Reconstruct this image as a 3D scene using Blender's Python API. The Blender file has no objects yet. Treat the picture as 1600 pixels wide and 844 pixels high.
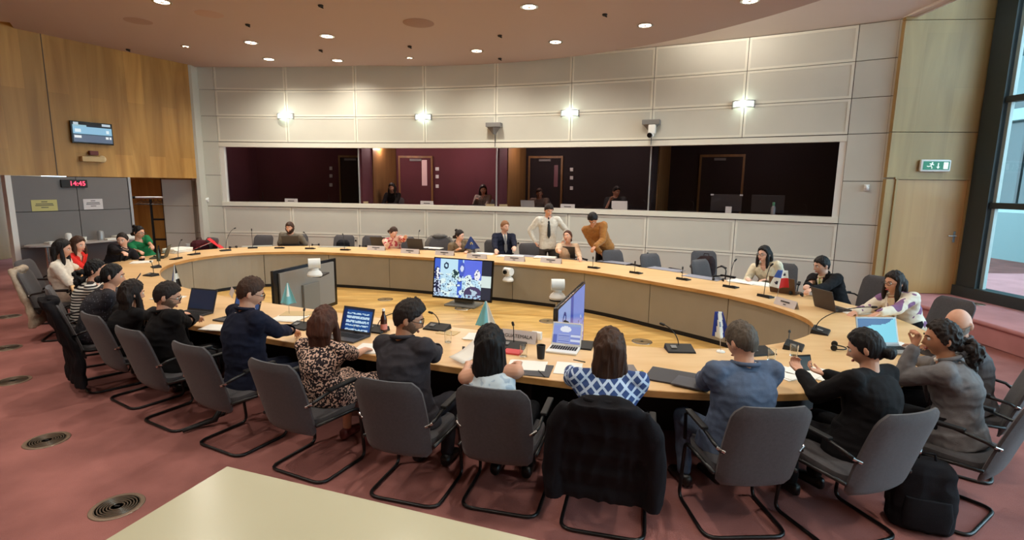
import bpy, bmesh, math, random
from mathutils import Vector, Matrix, noise
sc = bpy.context.scene
COL = sc.collection
random.seed(7)
PI = math.pi
# ------------------------------------------------------------------ camera
F_PX, PITCH, ROLL, CAM_H = 826.9, .1596, .013, 2.173
_f = Vector((0, math.cos(PITCH), -math.sin(PITCH)))
_u0 = Vector((0, math.sin(PITCH), math.cos(PITCH)))
_r0 = Vector((1, 0, 0))
_r = _r0*math.cos(ROLL) + _u0*math.sin(ROLL)
_u = -_r0*math.sin(ROLL) + _u0*math.cos(ROLL)
cam = bpy.data.objects.new('camera', bpy.data.cameras.new('camera'))
COL.objects.link(cam)
cam.matrix_world = Matrix(((_r.x, _u.x, -_f.x, 0), (_r.y, _u.y, -_f.y, 0), (_r.z, _u.z, -_f.z, CAM_H), (0, 0, 0, 1)))
cam.data.sensor_width = 36
cam.data.lens = F_PX*36/1600
cam.data.clip_start = .05
cam.data.clip_end = 300
sc.camera = cam
def ray(u, v):
    d = (u-800)*_r + (422-v)*_u + F_PX*_f
    return d.normalized()
O = Vector((0, 0, CAM_H))
def at(u, v, z=.74):                     # point of the photograph -> where it stands at height z
    d = ray(u, v); t = (z-CAM_H)/d.z
    p = O + d*t
    return Vector((p.x, p.y, z))
# ------------------------------------------------------------------ look
sc.view_settings.view_transform = 'Standard'
sc.view_settings.look = 'None'
sc.view_settings.exposure = 0.0
sc.view_settings.gamma = 1
sc.view_settings.use_curve_mapping = False
WARM = (1, .925, .80)
LAMP_W = 198
SCONCE_W = 1.3
COVE_W = 24
DAY = 7.0            # sky strength
w = bpy.data.worlds.new('world'); sc.world = w; w.use_nodes = True
bg = w.node_tree.nodes['Background']
bg.inputs[0].default_value = (.62, .82, 1, 1); bg.inputs[1].default_value = DAY
def lin(c):
    return tuple(((x/255)/12.92 if x/255 <= .04045 else (((x/255)+.055)/1.055)**2.4) for x in c)
# ------------------------------------------------------------------ materials
MATS = {}
def mat(name, rgb, rough=.6, metal=0., spec=.5, **k):
    if name in MATS: return MATS[name]
    m = bpy.data.materials.new(name); m.use_nodes = True
    nt = m.node_tree; b = nt.nodes['Principled BSDF']
    c = lin(rgb)
    b.inputs['Base Color'].default_value = (*c, 1)
    b.inputs['Roughness'].default_value = rough
    b.inputs['Metallic'].default_value = metal
    b.inputs['Specular IOR Level'].default_value = spec
    N = nt.nodes.new; L = nt.links.new
    if k.get('noise'):
        amt, scale = k['noise'][:2]; st = k['noise'][2] if len(k['noise']) > 2 else (1, 1, 1)
        tc = N('ShaderNodeTexCoord'); mp = N('ShaderNodeMapping'); mp.inputs['Scale'].default_value = st
        nz = N('ShaderNodeTexNoise'); nz.inputs['Scale'].default_value = scale; nz.inputs['Detail'].default_value = 5
        cr = N('ShaderNodeValToRGB')
        cr.color_ramp.elements[0].position = .3; cr.color_ramp.elements[1].position = .7
        cr.color_ramp.elements[0].color = (*[x*(1-amt) for x in c], 1)
        cr.color_ramp.elements[1].color = (*[min(1, x*(1+amt)) for x in c], 1)
        L(tc.outputs['Object'], mp.inputs[0]); L(mp.outputs[0], nz.inputs[0]); L(nz.outputs[0], cr.inputs[0])
        L(cr.outputs[0], b.inputs['Base Color'])
    if k.get('bump'):
        amt, scale = k['bump'][:2]; st = k['bump'][2] if len(k['bump']) > 2 else (1, 1, 1)
        tc = N('ShaderNodeTexCoord'); mp = N('ShaderNodeMapping'); mp.inputs['Scale'].default_value = st
        nz = N('ShaderNodeTexNoise'); nz.inputs['Scale'].default_value = scale; nz.inputs['Detail'].default_value = 3
        bp = N('ShaderNodeBump'); bp.inputs['Strength'].default_value = amt; bp.inputs['Distance'].default_value = .01
        L(tc.outputs['Object'], mp.inputs[0]); L(mp.outputs[0], nz.inputs[0]); L(nz.outputs[0], bp.inputs['Height'])
        L(bp.outputs[0], b.inputs['Normal'])
    if k.get('sheen'):
        b.inputs['Sheen Weight'].default_value = k['sheen']
    if k.get('emit'):
        b.inputs['Emission Color'].default_value = (*c, 1); b.inputs['Emission Strength'].default_value = k['emit']
    MATS[name] = m
    return m
def wood(name, c1, c2, scale, stretch, rough=.4, plank=None, knots=0):
    m = bpy.data.materials.new(name); m.use_nodes = True
    nt = m.node_tree; b = nt.nodes['Principled BSDF']; N = nt.nodes.new; L = nt.links.new
    tc = N('ShaderNodeTexCoord'); mp = N('ShaderNodeMapping'); mp.inputs['Scale'].default_value = stretch
    L(tc.outputs['Object'], mp.inputs[0])
    nz = N('ShaderNodeTexNoise'); nz.inputs['Scale'].default_value = scale; nz.inputs['Detail'].default_value = 6
    nz.inputs['Distortion'].default_value = .8
    L(mp.outputs[0], nz.inputs[0])
    cr = N('ShaderNodeValToRGB')
    cr.color_ramp.elements[0].position = .32; cr.color_ramp.elements[1].position = .68
    cr.color_ramp.elements[0].color = (*lin(c1), 1); cr.color_ramp.elements[1].color = (*lin(c2), 1)
    L(nz.outputs[0], cr.inputs[0])
    out = cr.outputs[0]
    if plank:                      # (mapping rotation, brick width, row height, strength)
        if plank[0] == 'v':            # upright boards
            sx = N('ShaderNodeSeparateXYZ'); mp2 = N('ShaderNodeCombineXYZ'); ad = N('ShaderNodeMath'); ad.operation = 'ADD'
            L(tc.outputs['Object'], sx.inputs[0]); L(sx.outputs[2], mp2.inputs[0]); L(sx.outputs[0], ad.inputs[0]); L(sx.outputs[1], ad.inputs[1]); L(ad.outputs[0], mp2.inputs[1])
        else:
            mp2 = N('ShaderNodeMapping'); mp2.inputs['Rotation'].default_value = plank[0]
            L(tc.outputs['Object'], mp2.inputs[0])
        br = N('ShaderNodeTexBrick'); br.inputs['Scale'].default_value = 1
        br.inputs['Brick Width'].default_value = plank[1]; br.inputs['Row Height'].default_value = plank[2]
        br.inputs['Mortar Size'].default_value = plank[4] if len(plank) > 4 else .002
        br.offset = .37
        br.inputs['Color1'].default_value = (1, 1, 1, 1); s = 1-plank[3]
        br.inputs['Color2'].default_value = (s, s, s, 1); br.inputs['Mortar'].default_value = (.45, .4, .35, 1)
        L(mp2.outputs[0], br.inputs[0])
        mx = N('ShaderNodeMix'); mx.data_type = 'RGBA'; mx.blend_type = 'MULTIPLY'; mx.inputs[0].default_value = 1
        L(out, mx.inputs[6]); L(br.outputs[0], mx.inputs[7]); out = mx.outputs[2]
    L(out, b.inputs['Base Color'])
    b.inputs['Roughness'].default_value = rough
    MATS[name] = m
    return m
M = {}
M['panel'] = mat('wall_panel', (200, 198, 186), .45, noise=(.03, 1.5))
M['panel_rim'] = mat('wall_panel_rim', (222, 219, 205), .4)
M['groove'] = mat('groove', (92, 84, 78), .8)
M['white'] = mat('white_paint', (222, 219, 212), .5)
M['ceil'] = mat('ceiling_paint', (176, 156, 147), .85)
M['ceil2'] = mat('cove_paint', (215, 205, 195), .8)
M['carpet'] = mat('carpet', (160, 106, 100), .95, spec=.1, noise=(.24, 1.7), bump=(.5, 260))
M['carpet2'] = mat('carpet_platform', (196, 138, 138), .95, spec=.1, noise=(.1, 2.2), bump=(.5, 260))
M['wallwood'] = wood('veneer_golden', (160, 112, 48), (204, 156, 80), 1.6, (2.2, 2.2, .22), .42, ('v', 3.1, .36, .26, .0008))
M['wallwood2'] = wood('veneer_olive', (154, 124, 74), (178, 148, 94), 1.6, (1.8, 1.8, .25), .45, ('v', 2.4, .5, .14, .0005))
M['door'] = wood('door_veneer', (178, 134, 78), (196, 154, 96), 1.5, (1.8, 1.8, .2), .4, ('v', 2.6, .3, .08, .0004))
M['desk'] = wood('table_beech', (222, 180, 124), (234, 196, 146), 2.2, (.5, 2.5, 1), .33)
M['desk_edge'] = wood('table_edge', (176, 128, 72), (206, 158, 98), 3, (1, 1, 4), .35)
M['parquet'] = wood('parquet', (196, 150, 78), (232, 192, 118), 1.8, (.6, 3.2, 1), .28, ((0, 0, -.5), 1.3, .13, .16, .0015))
M['fascia'] = mat('fascia_panel', (154, 146, 130), .55, noise=(.04, 3))
M['black'] = mat('black_matt', (16, 15, 16), .6)
M['blackgloss'] = mat('black_gloss', (14, 14, 16), .2)
M['frame_metal'] = mat('chair_black_steel', (18, 17, 18), .35)
M['chairfab'] = mat('chair_fabric', (72, 69, 72), .9, noise=(.12, 60), bump=(.3, 400), sheen=.15)
M['chairfab_far'] = mat('chair_fabric_green_grey', (58, 60, 60), .9, noise=(.12, 60), sheen=.15)
M['steel'] = mat('steel', (190, 190, 190), .25, 1)
M['silver'] = mat('silver_plastic', (165, 165, 165), .35, .4)
M['whiteplastic'] = mat('white_plastic', (232, 232, 228), .35)
M['paper'] = mat('paper', (238, 236, 228), .8)
M['darkgrey'] = mat('dark_grey_plastic', (52, 50, 52), .45)
M['greyplastic'] = mat('grey_plastic', (120, 118, 116), .5)
M['windowframe'] = mat('window_frame_green_grey', (48, 58, 60), .45)
M['burgundy'] = mat('burgundy_wall', (92, 40, 50), .8, noise=(.1, 1.5))
M['booth_dark'] = mat('booth_dark', (34, 24, 28), .85)
M['curtain'] = wood('booth_wood_strip', (120, 84, 44), (150, 110, 62), 2, (3, 3, .3), .5)
M['greywall'] = mat('entry_box_panel', (112, 108, 106), .6, noise=(.04, 2))
M['lamp'] = mat('lamp_glow', (255, 236, 205), .5, emit=9)
M['sconce_glow'] = mat('sconce_glow', (235, 255, 240), .5, emit=3.5)
M['chrome'] = mat('chrome', (215, 215, 215), .15, 1)
M['fgtable'] = mat('foreground_table', (190, 184, 156), .22, noise=(.015, 2))
# ------------------------------------------------------------------ mesh helpers
def tag(o, label=None, cat=None, group=None, kind=None):
    if label: o['label'] = label
    if cat: o['category'] = cat
    if group: o['group'] = group
    if kind: o['kind'] = kind
    return o
def empty(name, loc=(0, 0, 0), rz=0, label=None, cat=None, group=None):
    o = bpy.data.objects.new(name, None); COL.objects.link(o)
    o.empty_display_size = .1
    o.location = loc; o.rotation_euler = (0, 0, rz)
    return tag(o, label, cat, group)
class MB:
    """collects shapes; build() links them as one mesh object"""
    def __init__(s): s.v = []; s.f = []; s.m = []; s.mi = 0
    def add(s, vs, fs, mi=None):
        k = len(s.v); s.v += [tuple(v) for v in vs]; s.f += [tuple(i+k for i in f) for f in fs]
        s.m += [s.mi if mi is None else mi]*len(fs); return s
    def box(s, c, d, R=None, mi=None, bev=0):
        hx, hy, hz = d[0]/2, d[1]/2, d[2]/2
        if bev:
            bm = bmesh.new(); bmesh.ops.create_cube(bm, size=1)
            bmesh.ops.scale(bm, vec=d, verts=bm.verts)
            bmesh.ops.bevel(bm, geom=bm.edges[:], offset=bev, segments=2, affect='EDGES', profile=.6)
            vs = [v.co.copy() for v in bm.verts]; bm.verts.index_update(); fs = [[v.index for v in f.verts] for f in bm.faces]; bm.free()
        else:
            vs = [Vector((x, y, z)) for x in (-hx, hx) for y in (-hy, hy) for z in (-hz, hz)]
            fs = [(0, 1, 3, 2), (4, 6, 7, 5), (0, 4, 5, 1), (2, 3, 7, 6), (0, 2, 6, 4), (1, 5, 7, 3)]
        if R is not None: vs = [R @ v for v in vs]
        c = Vector(c)
        return s.add([v+c for v in vs], fs, mi)
    def cyl(s, a, b, ra, rb=None, n=16, mi=None, cap=True):
        a = Vector(a); b = Vector(b); rb = ra if rb is None else rb
        d = (b-a).normalized(); x = d.orthogonal().normalized(); y = d.cross(x)
        vs = []; 
        for c, r in ((a, ra), (b, rb)):
            vs += [c + (x*math.cos(2*PI*i/n)+y*math.sin(2*PI*i/n))*r for i in range(n)]
        fs = [(i, (i+1) % n, n+(i+1) % n, n+i) for i in range(n)]
        if cap: fs += [tuple(range(n-1, -1, -1)), tuple(range(n, 2*n))]
        return s.add(vs, fs, mi)
    def tube(s, pts, r, n=10, closed=False, mi=None):
        pts = [Vector(p) for p in pts]; N = len(pts); rs = r if isinstance(r, (list, tuple)) else [r]*N
        vs = []; px = None
        for i, p in enumerate(pts):
            if closed: t = (pts[(i+1) % N]-pts[i-1]).normalized()
            else: t = (pts[min(i+1, N-1)]-pts[max(i-1, 0)]).normalized()
            x = t.orthogonal().normalized() if px is None else (px-t*px.dot(t)).normalized()
            px = x; y = t.cross(x)
            vs += [p+(x*math.cos(2*PI*j/n)+y*math.sin(2*PI*j/n))*rs[i] for j in range(n)]
        fs = []
        for i in range(N if closed else N-1):
            a = i*n; b = ((i+1) % N)*n
            fs += [(a+j, a+(j+1) % n, b+(j+1) % n, b+j) for j in range(n)]
        if not closed: fs += [tuple(range(n-1, -1, -1)), tuple(range((N-1)*n, N*n))]
        return s.add(vs, fs, mi)
    def lathe(s, prof, c=(0, 0, 0), n=24, mi=None, R=None):
        c = Vector(c); vs = []
        for r, z in prof:
            for j in range(n):
                v = Vector((r*math.cos(2*PI*j/n), r*math.sin(2*PI*j/n), z))
                if R is not None: v = R @ v
                vs.append(v+c)
        fs = []
        for i in range(len(prof)-1):
            fs += [(i*n+j, i*n+(j+1) % n, (i+1)*n+(j+1) % n, (i+1)*n+j) for j in range(n)]
        if prof[0][0] > 1e-5: fs.append(tuple(range(n-1, -1, -1)))
        if prof[-1][0] > 1e-5: fs.append(tuple(range((len(prof)-1)*n, len(prof)*n)))
        return s.add(vs, fs, mi)
    def ell(s, c, r, n=14, mi=None, R=None):
        m = n//2; vs = []; c = Vector(c)
        for i in range(m+1):
            th = PI*i/m
            for j in range(n):
                v = Vector((r[0]*math.sin(th)*math.cos(2*PI*j/n), r[1]*math.sin(th)*math.sin(2*PI*j/n), r[2]*math.cos(th)))
                if i in (0, m): v = Vector((math.cos(2*PI*j/n)*1e-4, math.sin(2*PI*j/n)*1e-4, v.z))
                if R is not None: v = R @ v
                vs.append(v+c)
        fs = [(i*n+j, (i+1)*n+j, (i+1)*n+(j+1) % n, i*n+(j+1) % n) for i in range(m) for j in range(n)]
        fs += [tuple(range(n)), tuple(range((m+1)*n-1, m*n-1, -1))]
        return s.add(vs, fs, mi)
    def capsule(s, a, b, ra, rb, n=12):
        a = Vector(a); b = Vector(b); d = b-a
        L = d.length
        if L < 1e-5: return s.ell(a, (ra, ra, ra), n)
        d /= L; x = d.orthogonal().normalized(); y = d.cross(x)
        rings = []
        for k in range(4): th = PI/2*(1-k/4); rings.append((a-d*ra*math.sin(th), ra*math.cos(th)+1e-4))
        rings.append((a, ra)); rings.append((b, rb))
        for k in range(1, 5): th = PI/2*k/4; rings.append((b+d*rb*math.sin(th), rb*math.cos(th)+1e-4))
        vs = []
        for c, r in rings: vs += [c+(x*math.cos(2*PI*j/n)+y*math.sin(2*PI*j/n))*r for j in range(n)]
        N = len(rings)
        fs = [(i*n+j, i*n+(j+1) % n, (i+1)*n+(j+1) % n, (i+1)*n+j) for i in range(N-1) for j in range(n)]
        fs += [tuple(range(n-1, -1, -1)), tuple(range((N-1)*n, N*n))]
        return s.add(vs, fs)
    def loft(s, secs, n=24, mi=None, p=2.0):
        """secs: (centre, xaxis, yaxis, rx, ry)"""
        vs = []
        for c, x, y, rx, ry in secs:
            for j in range(n):
                a = 2*PI*j/n; ca, sa = math.cos(a), math.sin(a)
                ca = math.copysign(abs(ca)**(2/p), ca); sa = math.copysign(abs(sa)**(2/p), sa)
                vs.append(Vector(c)+Vector(x)*(rx*ca)+Vector(y)*(ry*sa))
        N = len(secs)
        fs = [(i*n+j, i*n+(j+1) % n, (i+1)*n+(j+1) % n, (i+1)*n+j) for i in range(N-1) for j in range(n)]
        fs += [tuple(range(n-1, -1, -1)), tuple(range((N-1)*n, N*n))]
        return s.add(vs, fs, mi)
    def prism(s, poly, z0, z1, mi=None):
        n = len(poly)
        vs = [(x, y, z0) for x, y in poly]+[(x, y, z1) for x, y in poly]
        fs = [(i, (i+1) % n, n+(i+1) % n, n+i) for i in range(n)]+[tuple(range(n-1, -1, -1)), tuple(range(n, 2*n))]
        return s.add(vs, fs, mi)
    def build(s, name, mats, parent=None, smooth=False, label=None, cat=None, group=None, kind=None, loc=None, rz=None):
        me = bpy.data.meshes.new(name); me.from_pydata(s.v, [], s.f)
        if not isinstance(mats, (list, tuple)): mats = [mats]
        for m in mats: me.materials.append(m)
        if len(mats) > 1: me.polygons.foreach_set('material_index', s.m)
        bm = bmesh.new(); bm.from_mesh(me); bmesh.ops.recalc_face_normals(bm, faces=bm.faces); bm.to_mesh(me); bm.free()
        if smooth is True: me.shade_smooth()
        elif smooth: me.shade_smooth(); me.set_sharp_from_angle(angle=math.radians(smooth))
        o = bpy.data.objects.new(name, me); COL.objects.link(o)
        if parent is not None: o.parent = parent
        if loc is not None: o.location = loc
        if rz is not None: o.rotation_euler = (0, 0, rz)
        return tag(o, label, cat, group, kind)
def copy_tree(o, parent=None, **kw):
    c = o.copy(); COL.objects.link(c); c.parent = parent
    for ch in list(o.children): copy_tree(ch, c)
    for k, v in kw.items():
        if k == 'loc': c.location = v
        elif k == 'rz': c.rotation_euler = (0, 0, v)
        elif k == 'cat': c['category'] = v
        else: c[k] = v
    return c
def Rz(a): return Matrix.Rotation(a, 3, 'Z')
# ------------------------------------------------------------------ the curved back wall
S = 2.5
WC = Vector((-2.8735*S, 2.173*0-4.4104*S)); WR = 9.9406*S
A0, DA, AL, AR = 1.5847, -.0723, .0282, .0314
ZT, ZA, ZB, ZC, ZF, ZD, ZE = 5.06, 4.435, 3.797, 3.166, 2.32, 1.528, .834
WINT, WINB = 3.04, 1.645
def pol(a, r, z=0): return Vector((WC.x+r*math.cos(a), WC.y+r*math.sin(a), z))
def kang(k):
    if k < 0: return A0+AL*(-k)
    if k > 8: return A0+DA*8-AR*(k-8)
    return A0+DA*k
def cylpt(u, v, r):                      # where the view ray meets the wall cylinder of radius r
    d = ray(u, v); dx, dy = d.x, d.y; ox, oy = -WC.x, -WC.y
    A = dx*dx+dy*dy; B = 2*(ox*dx+oy*dy); Cc = ox*ox+oy*oy-r*r
    t = (-B+math.sqrt(B*B-4*A*Cc))/(2*A)
    p = O+d*t
    return math.atan2(p.y-WC.y, p.x-WC.x), p.z
def curved(mb, a0, a1, r0, r1, z0, z1, n=5, mi=None):
    """solid slab between two angles, radii and heights"""
    vs = []; fs = []
    for i in range(n+1):
        a = a0+(a1-a0)*i/n
        vs += [pol(a, r0, z0), pol(a, r1, z0), pol(a, r1, z1), pol(a, r0, z1)]
    for i in range(n):
        b = 4*i; c = b+4
        fs += [(b, c, c+1, b+1), (b+1, c+1, c+2, b+2), (b+2, c+2, c+3, b+3), (b+3, c+3, c, b)]
    fs += [(0, 1, 2, 3), (4*n+3, 4*n+2, 4*n+1, 4*n)]
    mb.add(vs, fs, mi)
wb = MB()
gap = .012; ga = gap/WR/2
cols = [(-1, 0)]+[(k, k+1) for k in range(8)]+[(8, 9)]
rows = [(ZA, ZT), (ZB, ZA), (ZC, ZB), (ZF, ZC), (ZD, ZF), (ZE, ZD), (0, ZE)]
for k0, k1 in cols:
    a0, a1 = kang(k0)-ga, kang(k1)+ga
    edge = k0 == -1 or k0 == 8
    for (z0, z1) in rows:
        if not edge and z1 <= ZC and z0 >= ZD: continue
        z0 += gap/2; z1 -= gap/2
        if edge: curved(wb, a0, a1, WR, WR+.03, z0, z1, 4, 0)
        else:                                        # raised rim round a slightly sunk panel
            rim = .045; ra = rim/WR
            curved(wb, a0, a1, WR, WR+.03, z1-rim, z1, 5, 1); curved(wb, a0, a1, WR, WR+.03, z0, z0+rim, 5, 1)
            curved(wb, a0, a0-ra, WR, WR+.03, z0+rim, z1-rim, 1, 1); curved(wb, a1+ra, a1, WR, WR+.03, z0+rim, z1-rim, 1, 1)
            curved(wb, a0-ra, a1+ra, WR+.008, WR+.03, z0+rim, z1-rim, 5, 0)
# band above and below the booth glazing
curved(wb, kang(0), kang(8), WR-.0, WR+.03, WINT, ZC-gap, 40, 1)
curved(wb, kang(0), kang(8), WR-.03, WR+.03, ZD+gap, WINB, 40, 1)
# backing
curved(wb, kang(-1), kang(9), WR+.03, WR+.12, ZC-.01, ZT+.4, 50, 2)
curved(wb, kang(-1), kang(9), WR+.03, WR+.12, 0, ZD, 50, 2)
curved(wb, kang(-1), kang(0), WR+.03, WR+.12, ZD, ZC, 3, 2)
curved(wb, kang(8), kang(9), WR+.03, WR+.12, ZD, ZC, 3, 2)
# reveal of the glazing
curved(wb, kang(0), kang(8), WR+.03, WR+.16, WINT, WINT+.05, 40, 1)
curved(wb, kang(0), kang(8), WR+.03, WR+.30, WINB-.05, WINB, 40, 1)
wb.build('wall_back', [M['panel'], M['panel_rim'], M['groove']], kind='structure')
# left return of the wall beside the coat corner (pale column)
k9 = pol(kang(-1), WR)
ret = MB()
e0 = Vector((k9.x, k9.y)); e1 = Vector((-8.95, 13.75))
d2 = (e1-e0).normalized(); nrm = Vector((-d2.y, d2.x))
for z0, z1 in ((0, ZE), (ZE, ZD), (ZD, 2.2)):
    c = (e0+e1)/2+nrm*0.06
    ret.box((c.x, c.y, (z0+z1)/2), ((e1-e0).length, .14, z1-z0-gap), Rz(math.atan2(d2.y, d2.x)))
ret.build('wall_column_return', M['panel'], kind='structure')
# ------------------------------------------------------------------ interpreters' booths behind the glass
BR = WR+2.7
BF = .82
bb = MB()
curved(bb, kang(0)+.016, kang(4), BR, BR+.1, BF, 3.3, 20, 0)
curved(bb, kang(4), kang(8)-.016, BR, BR+.1, BF, 3.3, 20, 1)
bb.build('wall_booths', [M['burgundy'], M['booth_dark']], kind='structure')
fl = MB(); curved(fl, kang(0)+.016, kang(8)-.016, WR+.12, BR+.1, BF-.1, BF, 40, 0); fl.build('floor_booths', M['booth_dark'], kind='structure')
fl = MB(); curved(fl, kang(0)+.016, kang(8)-.016, WR+.12, BR+.1, 3.3, 3.4, 40, 0); fl.build('ceiling_booths', M['booth_dark'], kind='structure')
for i, k in enumerate((0, 2, 4, 6, 8)):
    pm = MB(); a = kang(k)+(.012 if k == 0 else -.012 if k == 8 else 0)
    curved(pm, a+.0012, a-.0012, WR+(.12 if k in (0, 8) else .22), BR, BF, 3.3, 1, 0)
    if k in (2, 4, 6):                # pale wood strips either side of the partition near the glass
        curved(pm, a+.0022, a-.0022, WR+.9, BR-.02, BF, 3.28, 1, 1)
    pm.build('wall_booth_partition', [M['burgundy'] if k < 5 else M['booth_dark'], M['curtain']], kind='structure')
# glazing
gm = bpy.data.materials.new('tinted_glass'); gm.use_nodes = True
nt = gm.node_tree; nt.nodes.clear(); N = nt.nodes.new; L = nt.links.new
out = N('ShaderNodeOutputMaterial'); mx = N('ShaderNodeMixShader'); tr = N('ShaderNodeBsdfTransparent'); gl = N('ShaderNodeBsdfGlossy'); fr = N('ShaderNodeFresnel')
tr.inputs[0].default_value = (.84, .82, .84, 1); gl.inputs['Roughness'].default_value = .02; fr.inputs[0].default_value = 1.4
gl.inputs[0].default_value = (.8, .8, .8, 1)
gb_ = N('ShaderNodeNewGeometry'); sb_ = N('ShaderNodeMath'); sb_.operation = 'SUBTRACT'; sb_.inputs[0].default_value = 1; ml_ = N('ShaderNodeMath'); ml_.operation = 'MULTIPLY'
L(gb_.outputs['Backfacing'], sb_.inputs[1]); L(sb_.outputs[0], ml_.inputs[0]); L(fr.outputs[0], ml_.inputs[1])
L(ml_.outputs[0], mx.inputs[0]); L(tr.outputs[0], mx.inputs[1]); L(gl.outputs[0], mx.inputs[2]); L(mx.outputs[0], out.inputs[0])
M['tint'] = gm
g2 = gm.copy(); g2.name = 'clear_glass'; g2.node_tree.nodes['Transparent BSDF'].inputs[0].default_value = (.9, .97, .96, 1); M['glass'] = g2
for i, k in enumerate((0, 2, 4, 6)):
    wo = MB(); ins = .0035
    curved(wo, kang(k)-(.004 if k == 0 else .0005), kang(k+2)+(.004 if k == 6 else .0005), WR+.1, WR+.108, WINB, WINT, 12, 0)
    wo.build('window_%d' % (i+1), M['tint'], kind='structure')
for k in (2, 4, 6):
    wo = MB(); curved(wo, kang(k)+.0005, kang(k)-.0005, WR+.08, WR+.13, WINB, WINT, 1); wo.build('trim_%d' % k, M['silver'], kind='structure')
tr_ = MB()
curved(tr_, kang(0), kang(0)-.0045, WR+.02, WR+.14, WINB, WINT, 1); curved(tr_, kang(8)+.0045, kang(8), WR+.02, WR+.14, WINB, WINT, 1)
tr_.build('trim_1', M['white'], kind='structure')
# booth desk behind the glass, one continuous worktop per booth
for i, k in enumerate((0, 2, 4, 6)):
    dm = MB(); curved(dm, kang(k)-.006, kang(k+2)+.006, WR+.16, WR+.75, 1.54, 1.58, 10)
    dm.build('booth_desk', M['booth_dark'], label='dark interpreters desk behind the %s booth window' % ('leftmost', 'second', 'third', 'rightmost')[i], cat='desk', kind=None)
# doors at the back of the booths
def booth_door(n, u0, u1, label_mat, glassmat, vp=None):
    a0, _ = cylpt(u0, 290, BR-.03); a1, _ = cylpt(u1, 290, BR-.03)
    d = MB(); t = .05/BR
    curved(d, a0+t, a0, BR-.06, BR, BF, 2.98, 1, 1); curved(d, a1, a1-t, BR-.06, BR, BF, 2.98, 1, 1)
    curved(d, a0+t, a1-t, BR-.06, BR, 2.93, 2.99, 3, 1)
    curved(d, a0, a1, BR-.035, BR, BF, 2.93, 3, 0)
    dr = d.build('door_%d' % n, [label_mat, M['curtain']], kind='structure')
    c0, _ = cylpt(u0+(u1-u0)*.5-9, 240, BR-.03); c1, _ = cylpt(u0+(u1-u0)*.5+9, 240, BR-.03)
    cl = MB(); curved(cl, c0, c1, BR-.09, BR-.03, 2.84, 2.90, 1); cl.build('door_closer', M['greyplastic'], dr)
    if vp:
        v0, _ = cylpt(vp[0], 260, BR-.04); v1, _ = cylpt(vp[1], 260, BR-.04); _, z1 = cylpt(vp[0], vp[2], BR-.04); _, z0 = cylpt(vp[0], vp[3], BR-.04)
        p = MB(); curved(p, v0, v1, BR-.045, BR-.034, z0, z1, 1); p.build('vision_panel', glassmat, dr)
vis = mat('lit_vision_panel', (205, 170, 165), .4, emit=.42)
vis2 = mat('dim_vision_panel', (110, 70, 75), .4, emit=.25)
booth_door(3, 533, 562, M['booth_dark'], vis2)
booth_door(4, 626, 674, M['burgundy'], vis, (659, 667, 250, 290))
booth_door(5, 828, 876, M['booth_dark'], vis2, (866, 872, 258, 292))
booth_door(6, 1094, 1158, M['booth_dark'], vis2)
# small wall switches in the booths
for u, v, w_ in ((517, 263, 5), (517, 275, 5), (517, 289, 5), (683, 264, 6), (683, 276, 5), (683, 291, 5), (893, 265, 5), (893, 278, 5), (893, 294, 5), (870, 256, 7)):
    a, z = cylpt(u, v, BR-.02); p = pol(a, BR-.015, z)
    MB().box((0, 0, 0), (w_*.018, .02, .1), bev=.004).build('wall_switch', M['whiteplastic'], loc=p, rz=a-PI/2, label={263: 'top', 264: 'top', 265: 'top', 275: 'middle', 276: 'middle', 278: 'middle', 289: 'bottom', 291: 'bottom', 294: 'bottom', 256: 'highest'}[v]+' switch plate '+{517: 'in the leftmost dark booth', 683: 'on the red wall beside the booth door', 893: 'on the dark wall right of the third booth door', 870: 'on the third booth door'}[u], cat='switch', group='switch plates in the booths')
def plamp(name, loc, W, col=WARM, r=.05):
    l = bpy.data.lights.new(name, 'POINT'); l.energy = W; l.color = col; l.shadow_soft_size = r
    o = bpy.data.objects.new(name, l); COL.objects.link(o); o.location = loc; return o
# a small ceiling lamp in each booth, two of them nearly off
for u, W_ in ((430, 12), (600, 60), (725, 90), (840, 40), (970, 34), (1180, 18)):
    a, _ = cylpt(u, 240, WR+1.5); p = pol(a, WR+1.35, 3.26)
    b = MB().cyl((0, 0, 0), (0, 0, .04), .07, .08).build('booth_ceiling_lamp', mat('booth_lamp', (255, 225, 200), .5, emit=2), loc=p, label='small round ceiling lamp in the booths, '+{430: 'over the empty leftmost booth', 600: 'over the pale hanging cloth', 725: 'over the red lit wall', 840: 'over the lit laptop', 970: 'over the white sheet', 1180: 'over the two dark monitors'}[u], cat='lamp', group='lamps in the booth ceilings')
    pl = plamp('booth_lamp_light', (0, 0, -.08), W_, (1, .8, .72)); pl.parent = b
# ------------------------------------------------------------------ floor, platform, ceiling
MB().box((0, 4, -.06), (34, 34, .1)).build('floor', M['carpet'], kind='structure')
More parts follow.
